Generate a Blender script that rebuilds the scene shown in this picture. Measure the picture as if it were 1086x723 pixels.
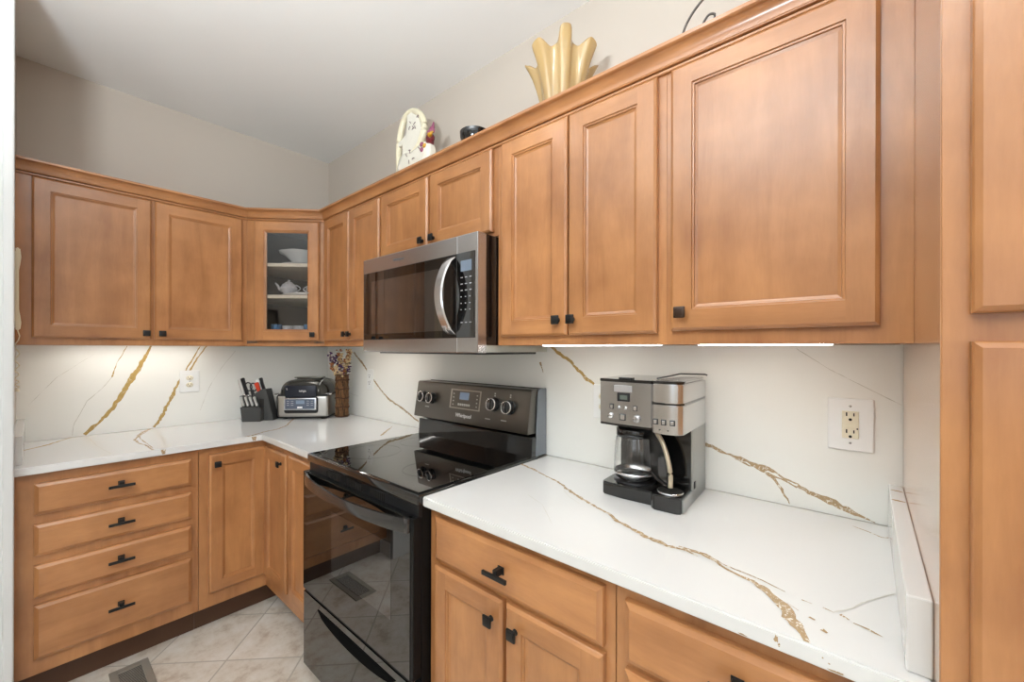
import bpy, bmesh, math, random
from mathutils import Vector, Matrix
for o in list(bpy.data.objects): bpy.data.objects.remove(o)
C = bpy.context.scene
I = 0.0254                                   # everything below is laid out in inches
PI = math.pi
random.seed(4)

# ------------------------------------------------------------------ camera
cam_d = bpy.data.cameras.new('camera'); cam = bpy.data.objects.new('camera', cam_d)
C.collection.objects.link(cam); C.camera = cam
cam.location = (2.9947, -1.4051, 1.359)
cam_d.sensor_width = 36; cam_d.lens = 436.5251 / 1086 * 36
cam_d.shift_y = 8.37 / 1086
cam_d.clip_start = 0.02; cam_d.clip_end = 60
YAW = math.radians(49.265)
_fw = Vector((-math.cos(YAW), math.sin(YAW), 0)); _rt = Vector((_fw.y, -_fw.x, 0)); _up = Vector((0, 0, 1))
_r = math.radians(0.1303)
_rt2 = _rt * math.cos(_r) + _up * math.sin(_r); _up2 = _up * math.cos(_r) - _rt * math.sin(_r)
cam.rotation_euler = Matrix((_rt2, _up2, -_fw)).transposed().to_euler()

# ------------------------------------------------------------------ world, exposure, room light
w = bpy.data.worlds.new('world'); C.world = w; w.use_nodes = True
w.node_tree.nodes['Background'].inputs[0].default_value = (0.85, 0.92, 1.0, 1)
w.node_tree.nodes['Background'].inputs[1].default_value = 1.0
C.view_settings.view_transform = 'Standard'; C.view_settings.look = 'None'
C.view_settings.gamma = 1; C.view_settings.use_curve_mapping = False
C.view_settings.exposure = -0.36

def area(name, loc, rot, sx, sy, power, color):
    l = bpy.data.lights.new(name, 'AREA'); l.shape = 'RECTANGLE'; l.size = sx * I; l.size_y = sy * I
    l.energy = power; l.color = color
    o = bpy.data.objects.new(name, l); o.location = [v * I for v in loc]; o.rotation_euler = rot
    C.collection.objects.link(o); return o
# daylight through the windows of the wall behind the camera and of the far wall
area('window_daylight', (176, -201, 62), (PI / 2, 0, 0), 84, 62, 10, (0.86, 0.93, 1.0))
area('window_daylight', (235, -100, 62), (PI / 2, 0, PI / 2), 90, 62, 16, (0.86, 0.93, 1.0))
# added upward fill lamps that brighten the ceiling
area('ceiling_fill', (176, -200, 48), (PI, 0, 0), 84, 50, 110, (0.84, 0.92, 1.0))
area('ceiling_fill', (232, -100, 48), (PI, 0, PI / 2), 90, 50, 80, (0.84, 0.92, 1.0))

# ------------------------------------------------------------------ materials
def mat(name, base, rough=0.5, metal=0.0, coat=0.0, coat_rough=0.05, spec=0.5, emit=None, estr=0, trans=0, ior=1.45, bump=0, bscale=60, vary=0, vscale=8, alpha=None, aniso=0):
    m = bpy.data.materials.new(name); m.use_nodes = True; nt = m.node_tree
    b = nt.nodes['Principled BSDF']
    b.inputs['Base Color'].default_value = (*base, 1); b.inputs['Roughness'].default_value = rough
    b.inputs['Metallic'].default_value = metal; b.inputs['Coat Weight'].default_value = coat
    b.inputs['Coat Roughness'].default_value = coat_rough; b.inputs['IOR'].default_value = ior
    b.inputs['Specular IOR Level'].default_value = spec
    b.inputs['Transmission Weight'].default_value = trans
    if aniso: b.inputs['Anisotropic'].default_value = aniso
    if emit: b.inputs['Emission Color'].default_value = (*emit, 1); b.inputs['Emission Strength'].default_value = estr
    if bump or vary:
        g = nt.nodes.new('ShaderNodeNewGeometry'); n = nt.nodes.new('ShaderNodeTexNoise')
        n.inputs['Scale'].default_value = bscale; n.inputs['Detail'].default_value = 4
        nt.links.new(g.outputs['Position'], n.inputs['Vector'])
        if bump:
            bp = nt.nodes.new('ShaderNodeBump'); bp.inputs['Strength'].default_value = bump; bp.inputs['Distance'].default_value = 0.002
            nt.links.new(n.outputs['Fac'], bp.inputs['Height']); nt.links.new(bp.outputs['Normal'], b.inputs['Normal'])
        if vary:
            n2 = nt.nodes.new('ShaderNodeTexNoise'); n2.inputs['Scale'].default_value = vscale; n2.inputs['Detail'].default_value = 5
            nt.links.new(g.outputs['Position'], n2.inputs['Vector'])
            mx = nt.nodes.new('ShaderNodeMix'); mx.data_type = 'RGBA'
            mx.inputs['A'].default_value = (*[c * (1 - vary) for c in base], 1); mx.inputs['B'].default_value = (*[min(1, c * (1 + vary)) for c in base], 1)
            nt.links.new(n2.outputs['Fac'], mx.inputs['Factor']); nt.links.new(mx.outputs['Result'], b.inputs['Base Color'])
    return m

def srgb(r, g, b):
    f = lambda c: (c / 255 / 12.92) if c / 255 <= 0.04045 else ((c / 255 + 0.055) / 1.055) ** 2.4
    return (f(r), f(g), f(b))

def wood(name, scale, light=(189, 132, 82), dark=(150, 97, 56), rough=0.34, coat=0.35):
    m = bpy.data.materials.new(name); m.use_nodes = True; nt = m.node_tree; L = nt.links
    b = nt.nodes['Principled BSDF']
    g = nt.nodes.new('ShaderNodeNewGeometry')
    oi = nt.nodes.new('ShaderNodeObjectInfo')
    mp = nt.nodes.new('ShaderNodeMapping'); mp.inputs['Scale'].default_value = scale
    off = nt.nodes.new('ShaderNodeVectorMath'); off.operation = 'MULTIPLY'; off.inputs[1].default_value = (7, 5, 3)
    cb = nt.nodes.new('ShaderNodeCombineXYZ')
    for k in range(3): L.new(oi.outputs['Random'], cb.inputs[k])
    L.new(cb.outputs[0], off.inputs[0]); L.new(g.outputs['Position'], mp.inputs['Vector'])
    L.new(off.outputs[0], mp.inputs['Location'])
    n1 = nt.nodes.new('ShaderNodeTexNoise'); n1.inputs['Scale'].default_value = 5; n1.inputs['Detail'].default_value = 6; n1.inputs['Roughness'].default_value = 0.55; n1.inputs['Distortion'].default_value = 0.6
    n2 = nt.nodes.new('ShaderNodeTexNoise'); n2.inputs['Scale'].default_value = 55; n2.inputs['Detail'].default_value = 6; n2.inputs['Roughness'].default_value = 0.7
    n3 = nt.nodes.new('ShaderNodeTexNoise'); n3.inputs['Scale'].default_value = 7; n3.inputs['Detail'].default_value = 3
    L.new(mp.outputs[0], n1.inputs['Vector']); L.new(mp.outputs[0], n2.inputs['Vector']); L.new(g.outputs['Position'], n3.inputs['Vector'])
    a = nt.nodes.new('ShaderNodeMath'); a.operation = 'MULTIPLY_ADD'; a.inputs[1].default_value = 0.12; L.new(n2.outputs['Fac'], a.inputs[0])
    a2 = nt.nodes.new('ShaderNodeMath'); a2.operation = 'MULTIPLY_ADD'; a2.inputs[1].default_value = 0.5; L.new(n1.outputs['Fac'], a2.inputs[0])
    a3 = nt.nodes.new('ShaderNodeMath'); a3.operation = 'MULTIPLY'; a3.inputs[1].default_value = 0.43; L.new(n3.outputs['Fac'], a3.inputs[0])
    L.new(a3.outputs[0], a2.inputs[2]); L.new(a2.outputs[0], a.inputs[2])
    rp = nt.nodes.new('ShaderNodeValToRGB'); rp.color_ramp.elements[0].position = 0.36; rp.color_ramp.elements[1].position = 0.68
    rp.color_ramp.elements[0].color = (*srgb(*dark), 1); rp.color_ramp.elements[1].color = (*srgb(*light), 1)
    L.new(a.outputs[0], rp.inputs[0])
    hsv = nt.nodes.new('ShaderNodeHueSaturation')
    v = nt.nodes.new('ShaderNodeMapRange'); v.inputs['To Min'].default_value = 0.93; v.inputs['To Max'].default_value = 1.05
    L.new(oi.outputs['Random'], v.inputs['Value']); L.new(v.outputs[0], hsv.inputs['Value']); L.new(rp.outputs[0], hsv.inputs['Color'])
    L.new(hsv.outputs[0], b.inputs['Base Color'])
    b.inputs['Roughness'].default_value = rough; b.inputs['Coat Weight'].default_value = coat; b.inputs['Coat Roughness'].default_value = 0.17
    bp = nt.nodes.new('ShaderNodeBump'); bp.inputs['Strength'].default_value = 0.03; bp.inputs['Distance'].default_value = 0.001
    L.new(n2.outputs['Fac'], bp.inputs['Height']); L.new(bp.outputs[0], b.inputs['Normal'])
    return m

WV = wood('maple_upright_grain', (3, 3, .45))
WH = wood('maple_level_grain', (.45, .45, 3))
TOE = mat('dark_brown_toe_kick', srgb(84, 56, 38), 0.5, vary=.1)  # toe kicks coloured darker than the cabinet fronts
PAINT_WALL = mat('greige_wall_paint', srgb(200, 190, 178), 0.85, bump=.08, bscale=350)
PAINT_CEIL = mat('ceiling_paint', srgb(243, 243, 241), 0.9, bump=.08, bscale=300)
PAINT_TRIM = mat('white_trim_paint', srgb(208, 208, 206), 0.4)
QUARTZ = mat('white_quartz', srgb(221, 220, 217), 0.14, coat=.2, vary=.02, vscale=3)
def vein(name, c, thr, sc):
    m = mat(name, c, .2, vary=.2, vscale=40); nt = m.node_tree; b = nt.nodes['Principled BSDF']
    src = b.inputs['Base Color'].links[0].from_socket
    g = nt.nodes.new('ShaderNodeNewGeometry'); n = nt.nodes.new('ShaderNodeTexNoise'); n.inputs['Scale'].default_value = sc; n.inputs['Detail'].default_value = 6; n.inputs['Roughness'].default_value = .65; n.inputs['Distortion'].default_value = 1.2
    nt.links.new(g.outputs['Position'], n.inputs['Vector'])
    r = nt.nodes.new('ShaderNodeMapRange'); r.inputs['From Min'].default_value = thr; r.inputs['From Max'].default_value = thr + .04; nt.links.new(n.outputs['Fac'], r.inputs['Value'])
    x = nt.nodes.new('ShaderNodeMix'); x.data_type = 'RGBA'; nt.links.new(r.outputs[0], x.inputs['Factor']); nt.links.new(src, x.inputs['A']); x.inputs['B'].default_value = (*srgb(226, 220, 206), 1)
    nt.links.new(x.outputs['Result'], b.inputs['Base Color']); return m
VEIN_A = vein('ochre_vein', srgb(180, 150, 92), .60, 70)
VEIN_B = vein('brown_vein', srgb(168, 142, 108), .55, 110)
VEIN_G = mat('grey_vein', srgb(206, 202, 192), 0.15)
CAULK = mat('cream_caulk', srgb(230, 224, 200), 0.5)
BLACK_METAL = mat('matte_black_metal', (0.012, 0.012, 0.012), 0.38, metal=.3)
BRONZE = mat('dark_bronze_metal', (0.05, 0.028, 0.018), 0.35, metal=.5)
STEEL = mat('brushed_stainless_steel', (0.50, 0.50, 0.51), 0.26, metal=1, aniso=.5)
STEEL_L = mat('bright_stainless_steel', (0.68, 0.68, 0.68), 0.24, metal=1, aniso=.4)
BLACK_GLOSS = mat('glossy_black_enamel', (0.006, 0.006, 0.006), 0.08, spec=.6, coat=.5, coat_rough=.03)
BLACK_GLASS = mat('black_glass', (0.004, 0.004, 0.004), 0.015, spec=.75, ior=1.6)
BLACK_SATIN = mat('satin_black_enamel', (0.006, 0.006, 0.006), 0.4, spec=.25)
OVEN_WINDOW = mat('oven_window_glass', (0.02, 0.02, 0.02), 0.02, spec=.8, ior=1.85)
BLACK_PLASTIC = mat('black_plastic', (0.012, 0.012, 0.013), 0.3)
DARK_PANEL = mat('black_stainless_panel', (0.16, 0.15, 0.135), 0.3, metal=1, aniso=.5)
GREY_SIDE = mat('grey_painted_side', srgb(120, 124, 130), 0.45)
GREY_PLASTIC = mat('charcoal_plastic', (0.05, 0.05, 0.05), 0.45)
WHITE_PRINT = mat('white_print', (0.8, 0.8, 0.8), 0.5)
WHITE_PLASTIC = mat('white_plastic', srgb(238, 238, 236), 0.35)
CREAM_PLASTIC = mat('cream_plastic', srgb(226, 214, 186), 0.4)
IVORY_PLASTIC = mat('ivory_plastic', srgb(232, 224, 200), 0.35)
DARK_SLOT = mat('dark_slot', (0.01, 0.008, 0.006), 0.7)
LCD = mat('display_screen', (0.10, 0.12, 0.14), 0.2, emit=(0.45, 0.6, 0.85), estr=.25)
LCD_GREY = mat('grey_lcd', (0.12, 0.14, 0.12), 0.2)
LED = mat('led_strip_lit', (1, 1, 1), 0.5, emit=(1.0, 0.97, 0.91), estr=30)
CAN_ADDED = mat('added_ceiling_lamp', (1, 1, 1), 0.5, emit=(0.92, 0.96, 1.0), estr=28)  # glow of the two ceiling lamps added over the counters
CAN_DIM = mat('ceiling_lamp_dimmed', (1, 1, 1), 0.5, emit=(0.92, 0.96, 1.0), estr=12)
GLASS = mat('clear_glass', (1, 1, 1), 0.0, trans=1, ior=1.45)
CAB_IN = mat('cabinet_interior', srgb(96, 90, 84), 0.6)  # grey reflected in the glass door is put into this interior colour
SHELF = mat('cream_shelf', srgb(226, 212, 192), 0.5)
CHINA = mat('white_china', srgb(232, 232, 230), 0.15)
CHINA_BLUE = mat('blue_patterned_china', srgb(96, 134, 172), 0.2, vary=.8, vscale=140)
CHINA_PRINT = mat('floral_china', srgb(205, 203, 205), 0.2, vary=.45, vscale=130)
VENT_METAL = mat('taupe_register_metal', srgb(150, 142, 130), 0.45, metal=.3)
AMBER = mat('amber_glass', srgb(222, 192, 136), 0.05, trans=.55, ior=1.3, coat=.8)
IRON = mat('wrought_iron', (0.12, 0.105, 0.095), 0.45, metal=.6)
TWIG = mat('twig_bark', srgb(120, 84, 52), 0.8, vary=.6, vscale=60)
RED = mat('red_plastic', srgb(198, 60, 28), 0.35)
CERAMIC = mat('cream_ceramic', srgb(232, 228, 214), 0.25, vary=.05, vscale=60)
CERAMIC_Y = mat('yellowed_ceramic_rim', srgb(220, 208, 168), 0.3)
PURPLE = mat('purple_petals', srgb(74, 44, 86), 0.7)
PINK = mat('mauve_glaze', srgb(150, 82, 110), 0.35)
MAROON = mat('maroon_glaze', srgb(110, 40, 44), 0.35)
YELLOW = mat('yellow_glaze', srgb(210, 160, 50), 0.35)
DRIED = mat('dried_cream_petals', srgb(214, 188, 146), 0.8)
RUST = mat('rust_petals', srgb(150, 92, 52), 0.8)
GREENISH = mat('olive_stem', srgb(112, 96, 58), 0.8)
BLUEB = mat('blue_printed_ink', srgb(70, 90, 120), 0.4)

def tile_floor():
    m = bpy.data.materials.new('diagonal_ceramic_tile'); m.use_nodes = True; nt = m.node_tree; L = nt.links; b = nt.nodes['Principled BSDF']
    g = nt.nodes.new('ShaderNodeNewGeometry'); s = nt.nodes.new('ShaderNodeSeparateXYZ'); L.new(g.outputs['Position'], s.inputs[0])
    def M(op, a, bb, c=None):
        n = nt.nodes.new('ShaderNodeMath'); n.operation = op
        for k, v in enumerate((a, bb, c)):
            if v is None: continue
            if isinstance(v, (int, float)): n.inputs[k].default_value = v
            else: L.new(v, n.inputs[k])
        return n.outputs[0]
    P = 17.7 * I
    u = M('DIVIDE', M('SUBTRACT', M('SUBTRACT', s.outputs[1], s.outputs[0]), -68.6 * I), P)
    v = M('DIVIDE', M('SUBTRACT', M('ADD', s.outputs[1], s.outputs[0]), 1.1 * I), P)
    fu, fv = M('FRACT', u, None), M('FRACT', v, None)
    du = M('MINIMUM', fu, M('SUBTRACT', 1.0, fu)); dv = M('MINIMUM', fv, M('SUBTRACT', 1.0, fv))
    d = M('MINIMUM', du, dv)
    mr = nt.nodes.new('ShaderNodeMapRange'); mr.inputs['From Min'].default_value = .008; mr.inputs['From Max'].default_value = .013; L.new(d, mr.inputs['Value'])
    n1 = nt.nodes.new('ShaderNodeTexNoise'); n1.inputs['Scale'].default_value = 9; n1.inputs['Detail'].default_value = 8; n1.inputs['Roughness'].default_value = .7; L.new(g.outputs['Position'], n1.inputs['Vector'])
    rp = nt.nodes.new('ShaderNodeValToRGB'); e = rp.color_ramp.elements
    e[0].position = .34; e[0].color = (*srgb(182, 164, 146), 1); e[1].position = .66; e[1].color = (*srgb(222, 215, 206), 1)
    k = rp.color_ramp.elements.new(.47); k.color = (*srgb(208, 197, 182), 1)
    L.new(n1.outputs['Fac'], rp.inputs[0])
    cell = nt.nodes.new('ShaderNodeTexWhiteNoise'); cell.noise_dimensions = '2D'; cx = nt.nodes.new('ShaderNodeCombineXYZ')
    L.new(M('FLOOR', u, None), cx.inputs[0]); L.new(M('FLOOR', v, None), cx.inputs[1]); L.new(cx.outputs[0], cell.inputs['Vector'])
    hs = nt.nodes.new('ShaderNodeHueSaturation'); vr = nt.nodes.new('ShaderNodeMapRange'); vr.inputs['To Min'].default_value = .92; vr.inputs['To Max'].default_value = 1.04
    L.new(cell.outputs['Value'], vr.inputs['Value']); L.new(vr.outputs[0], hs.inputs['Value']); L.new(rp.outputs[0], hs.inputs['Color'])
    mx = nt.nodes.new('ShaderNodeMix'); mx.data_type = 'RGBA'; mx.inputs['A'].default_value = (*srgb(176, 166, 152), 1)
    L.new(mr.outputs[0], mx.inputs['Factor']); L.new(hs.outputs[0], mx.inputs['B']); L.new(mx.outputs['Result'], b.inputs['Base Color'])
    bp = nt.nodes.new('ShaderNodeBump'); bp.inputs['Strength'].default_value = .4; bp.inputs['Distance'].default_value = .0015
    L.new(mr.outputs[0], bp.inputs['Height']); L.new(bp.outputs[0], b.inputs['Normal'])
    b.inputs['Roughness'].default_value = .38
    return m
TILE = tile_floor()

# ------------------------------------------------------------------ mesh builder
class MB:
    def __init__(s): s.bm = bmesh.new(); s.mi = 0
    def face(s, vs):
        try: f = s.bm.faces.new(vs); f.material_index = s.mi; return f
        except ValueError: return None
    def box(s, x0, x1, y0, y1, z0, z1, bev=0, seg=2):
        t = bmesh.new()
        bmesh.ops.create_cube(t, size=1)
        for v in t.verts: v.co = Vector((x0 + (v.co.x + .5) * (x1 - x0), y0 + (v.co.y + .5) * (y1 - y0), z0 + (v.co.z + .5) * (z1 - z0)))
        if bev: bmesh.ops.bevel(t, geom=list(t.edges) + list(t.verts), offset=bev, segments=seg, affect='EDGES', profile=.5)
        return s.merge(t)
    def merge(s, t, mtx=None):
        if mtx: bmesh.ops.transform(t, matrix=mtx, verts=t.verts)
        mp = {}
        out = []
        for v in t.verts: mp[v] = s.bm.verts.new(v.co); out.append(mp[v])
        for f in t.faces:
            g = s.face([mp[v] for v in f.verts])
            if g: g.smooth = f.smooth
        t.free(); return out
    def prism(s, pts, axis, a0, a1, bev=0):
        # pts: 2-D outline; axis 'x' -> pts are (y,z); 'y' -> (x,z); 'z' -> (x,y)
        t = bmesh.new()
        def P(p, a): return (a, p[0], p[1]) if axis == 'x' else (p[0], a, p[1]) if axis == 'y' else (p[0], p[1], a)
        A = [t.verts.new(P(p, a0)) for p in pts]; B = [t.verts.new(P(p, a1)) for p in pts]
        t.faces.new(A); t.faces.new(B[::-1]); n = len(pts)
        for k in range(n): t.faces.new((A[k], B[k], B[(k + 1) % n], A[(k + 1) % n]))
        bmesh.ops.recalc_face_normals(t, faces=t.faces)
        if bev: bmesh.ops.bevel(t, geom=list(t.edges) + list(t.verts), offset=bev, segments=2, affect='EDGES')
        return s.merge(t)
    def lathe(s, prof, c=(0, 0, 0), n=32, axis='z', mod=None, close=True, sx=1, sy=1):
        rings = []
        for (r, h) in prof:
            ring = []
            for k in range(n):
                a = 2 * PI * k / n; rr = r * (mod(a, h) if mod else 1)
                p = (rr * math.cos(a) * sx, rr * math.sin(a) * sy, h)
                if axis == 'y': p = (p[0], p[2], p[1])
                if axis == 'x': p = (p[2], p[0], p[1])
                ring.append(s.bm.verts.new((p[0] + c[0], p[1] + c[1], p[2] + c[2])))
            rings.append(ring)
        for A, B in zip(rings, rings[1:]):
            for k in range(n):
                f = s.face((A[k], A[(k + 1) % n], B[(k + 1) % n], B[k]))
                if f: f.smooth = True
        if close:
            if prof[0][0] > 1e-4: s.face(rings[0][::-1])
            if prof[-1][0] > 1e-4: s.face(rings[-1])
    def tube(s, pts, r, n=8, closed=False, flat=1.0):
        pts = [Vector(p) for p in pts]; rings = []; m = len(pts)
        up = Vector((0, 0, 1))
        for i, p in enumerate(pts):
            if closed: d = pts[(i + 1) % m] - pts[i - 1]
            else: d = pts[min(i + 1, m - 1)] - pts[max(i - 1, 0)]
            d.normalize(); a = d.cross(up)
            if a.length < .15: a = d.cross(Vector((0, 1, 0)))
            a.normalize(); b = d.cross(a); rr = r(i / (m - 1)) if callable(r) else r
            rings.append([s.bm.verts.new(p + a * math.cos(2 * PI * k / n) * rr + b * math.sin(2 * PI * k / n) * rr * flat) for k in range(n)])
        rg = list(zip(rings, rings[1:])) + ([(rings[-1], rings[0])] if closed else [])
        for A, B in rg:
            for k in range(n):
                f = s.face((A[k], A[(k + 1) % n], B[(k + 1) % n], B[k]))
                if f: f.smooth = True
        if not closed: s.face(rings[0][::-1]); s.face(rings[-1])
    def ball(s, c, r, sc=(1, 1, 1), n=16):
        t = bmesh.new(); bmesh.ops.create_uvsphere(t, u_segments=n, v_segments=max(6, n // 2), radius=r)
        for f in t.faces: f.smooth = True
        for v in t.verts: v.co = Vector((v.co.x * sc[0] + c[0], v.co.y * sc[1] + c[1], v.co.z * sc[2] + c[2]))
        return s.merge(t)
    def rot(s, verts, ang, axis, c):
        R = Matrix.Translation(c) @ Matrix.Rotation(ang, 4, axis) @ Matrix.Translation(-Vector(c))
        for v in verts: v.co = R @ v.co
    def build(s, name, m, parent=None, org=(0, 0, 0), props=None, calc=True):
        """org: the parent's place in inches; vertices are given in the same frame as org"""
        if calc: bmesh.ops.recalc_face_normals(s.bm, faces=s.bm.faces)
        me = bpy.data.meshes.new(name)
        for v in s.bm.verts: v.co = (v.co - Vector(org)) * I
        s.bm.to_mesh(me); s.bm.free()
        for x in (m if isinstance(m, (list, tuple)) else [m]): me.materials.append(x)
        o = bpy.data.objects.new(name, me); C.collection.objects.link(o)
        if parent: o.parent = parent
        else: o.location = [v * I for v in org]
        return o

def smooth(o, ang=35):
    for p in o.data.polygons: p.use_smooth = True
    try: o.data.set_sharp_from_angle(angle=math.radians(ang))
    except Exception: pass
    return o
def tag(o, label=None, cat=None, group=None, kind=None):
    if label: o['label'] = label
    if cat: o['category'] = cat
    if group: o['group'] = group
    if kind: o['kind'] = kind
    return o
def thing(name, loc, label, cat, rz=0, group=None):
    o = bpy.data.objects.new(name, None); C.collection.objects.link(o)
    o.location = [v * I for v in loc]; o.rotation_euler = (0, 0, rz); o.empty_display_size = .05
    return tag(o, label, cat, group)
def boxthing(name, m, b, bev=0, kind='structure'):
    k = MB(); k.box(*b, bev=bev); o = k.build(name, m, org=(b[0], b[2], b[4])); o['kind'] = kind; return o
def text(parent, name, s, size, m, loc, rot, depth=.02, align='CENTER'):
    """lettering printed on a part: converted to mesh, child of the part"""
    cu = bpy.data.curves.new(name, 'FONT'); cu.body = s; cu.size = size * I; cu.extrude = depth * I; cu.align_x = align; cu.align_y = 'CENTER'
    t = bpy.data.objects.new(name + '_c', cu); C.collection.objects.link(t)
    bpy.context.view_layer.update()
    me = bpy.data.meshes.new_from_object(t.evaluated_get(bpy.context.evaluated_depsgraph_get()))
    bpy.data.objects.remove(t)
    me.materials.clear(); me.materials.append(m)
    o = bpy.data.objects.new(name, me); C.collection.objects.link(o)
    o.location = [v * I for v in loc]; o.rotation_euler = rot; o.parent = parent
    return o

# ------------------------------------------------------------------ room shell
ZC = 107.2; XW = 236; YW = -204; XE = 120.65; YL = -57.47
boxthing('floor', TILE, (-6, XW, YW, 4, -2, 0))
boxthing('ceiling', PAINT_CEIL, (-6, XW, YW, 4, ZC, ZC + 3))
boxthing('wall_right', PAINT_WALL, (-.62, XW, .5, 4, 0, ZC))
boxthing('wall_back', PAINT_WALL, (-6, -.62, YW, 4, 0, ZC))
boxthing('wall_left', PAINT_WALL, (-.62, 26, -62, YL, 0, ZC))
# wall behind the camera and far wall, each with a window opening
def wall_with_hole(name, axis, a0, a1, b0, b1, h0, h1, z0, z1):
    k = MB()
    def bx(p0, p1, zz0, zz1):
        if axis == 'x': k.box(a0, a1, p0, p1, zz0, zz1)
        else: k.box(p0, p1, a0, a1, zz0, zz1)
    bx(b0, h0, 0, ZC); bx(h1, b1, 0, ZC); bx(h0, h1, 0, z0); bx(h0, h1, z1, ZC)
    o = k.build(name, PAINT_WALL); o['kind'] = 'structure'
wall_with_hole('wall_front', 'y', YW - 4, YW, -6, XW, 134, 218, 30, 94)
wall_with_hole('wall_far', 'x', XW, XW + 4, YW, 4, -146, -54, 30, 94)
k = MB()
for x in (134, 175, 216): k.box(x, x + 2, YW - 3, YW - 1, 30, 94)
for z in (30, 61, 92): k.box(134, 218, YW - 3, YW - 1, z, z + 2)
tag(k.build('window_1', PAINT_TRIM), kind='structure')
k = MB()
for y in (-146, -101, -56): k.box(XW + 1, XW + 3, y, y + 2, 30, 94)
for z in (30, 61, 92): k.box(XW + 1, XW + 3, -146, -54, z, z + 2)
tag(k.build('window_2', PAINT_TRIM), kind='structure')
# painted casing wrapping the end of the left wall
k = MB(); k.box(26, 27, -63, YL + .35, 0, ZC, bev=.12); k.box(26, 27.4, YL - .7, YL + .35, 0, ZC, bev=.2)
tag(k.build('trim_1', PAINT_TRIM, org=(26, -63, 0)), kind='structure')

# rear row of ceiling lamps reflected in the doors; two unseen ones added for the counters
for (x, y, wh) in ((52, -92, 'nearest the corner'), (86, -90, 'in the middle of the row'), (120, -92, 'at the pantry end'), (60, -56, 'nearest the stove, added unseen to light the counters'), (98, -44, 'above the coffee maker side, added unseen to light the counters')):
    t = thing('recessed_ceiling_lamp', (x, y, ZC), 'round white recessed ceiling lamp %s' % wh, 'ceiling lamp', group='recessed ceiling lamps')
    k = MB(); k.lathe([(3.6, 0), (4.1, -.25), (3.1, -.3), (3.0, 0)], close=False); smooth(k.build('trim_ring', PAINT_TRIM, t))
    k = MB(); k.lathe([(3.05, -.12), (0.0, -.14)], close=False); k.build('lens', CAN_DIM if y < -80 else CAN_ADDED, t)

t = thing('picture_frame', (74, YW + .02, 66), 'dark framed picture on the wall behind the camera, seen reflected in the glass door', 'picture')
k = MB()
for b in ((-9, 9, .02, 1, -12, -10.5), (-9, 9, .02, 1, 10.5, 12), (-9, -7.5, .02, 1, -10.5, 10.5), (7.5, 9, .02, 1, -10.5, 10.5)): k.box(*b, bev=.1)
k.build('frame', mat('dark_brown_frame', srgb(58, 40, 28), .4), t)
k = MB(); k.box(-7.5, 7.5, .02, .3, -10.5, 10.5); k.build('print', mat('muted_print', srgb(120, 108, 90), .7, vary=.5, vscale=9), t)
t = thing('added_pendant', (104, -84, 70), 'unseen white bowl pendant added behind the camera to brighten the ceiling', 'lamp')  # unseen pendant, added with its uplight to brighten the ceiling
k = MB(); k.lathe([(0, -3), (3, -2.8), (6, -1.6), (8.5, .8), (9, 2), (8.8, 2), (8.3, 1), (5.8, -1.3), (0, -2.7)], close=False); smooth(k.build('bowl_shade', PAINT_TRIM, t))
k = MB(); k.lathe([(.25, -2.8), (.25, 36.6), (2.5, 36.7), (2.5, 37.15)], n=16); k.build('rod', BLACK_METAL, t)
pl = area('added_ceiling_uplight', (0, 0, 1.6), (PI, 0, 0), 14, 14, 150, (0.88, 0.95, 1.0)); pl.data.shape = 'DISK'; pl.parent = t
# ------------------------------------------------------------------ cabinet parts (local frame: +x along the face, -y outwards, z up)
ST = 2.15
def rings_panel(w, h, rings, flat=None, stile=None):
    """rings: list of (inset, y). Built in x 0..w, z 0..h"""
    k = MB(); R = []
    for (i_, y) in rings:
        R.append([k.bm.verts.new((i_, y, i_)), k.bm.verts.new((w - i_, y, i_)), k.bm.verts.new((w - i_, y, h - i_)), k.bm.verts.new((i_, y, h - i_))])
    for n, (A, B) in enumerate(zip(R, R[1:])):
        for q in range(4):
            k.mi = 1 if q in (0, 2) else 0
            if flat is not None and n == flat: continue
            k.face((A[q], A[(q + 1) % 4], B[(q + 1) % 4], B[q]))
    return k, R
def door(parent, x, z, w, h, yf, glass=False, y_extra=0):
    ys = yf
    F = .75
    rings = [(0, ys), (0, ys - F + .26), (.07, ys - F + .17), (.3, ys - F), (ST - .06, ys - F), (ST, ys - F + .14), (ST + .16, ys - F + .16), (ST + .2, ys - F + .32), (ST + .46, ys - F + .42)]
    k, R = rings_panel(w, h, rings, flat=3)
    # flat frame: full-height stiles, rails between
    a, b = .3, ST - .06; y = ys - F
    V = lambda x_, z_: k.bm.verts.new((x_, y, z_))
    def quad(x0, x1, z0, z1, mi): k.mi = mi; k.face((V(x0, z0), V(x1, z0), V(x1, z1), V(x0, z1)))
    quad(a, b, a, h - a, 0); quad(w - b, w - a, a, h - a, 0); quad(b, w - b, a, b, 1); quad(b, w - b, h - b, h - a, 1)
    k.mi = 0
    if not glass:
        k.face(R[-1]); k.face(R[0][::-1])
    else:
        # inner edge returns to the back, back is an open frame
        i2 = ST + .46
        back = [k.bm.verts.new((i2, ys, i2)), k.bm.verts.new((w - i2, ys, i2)), k.bm.verts.new((w - i2, ys, h - i2)), k.bm.verts.new((i2, ys, h - i2))]
        for q in range(4):
            k.face((R[-1][q], R[-1][(q + 1) % 4], back[(q + 1) % 4], back[q])); k.face((R[0][q], R[0][(q + 1) % 4], back[(q + 1) % 4], back[q]))
    for v in k.bm.verts: v.co += Vector((x, 0, z))
    return k.build('door', [WV, WH], parent)
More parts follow.
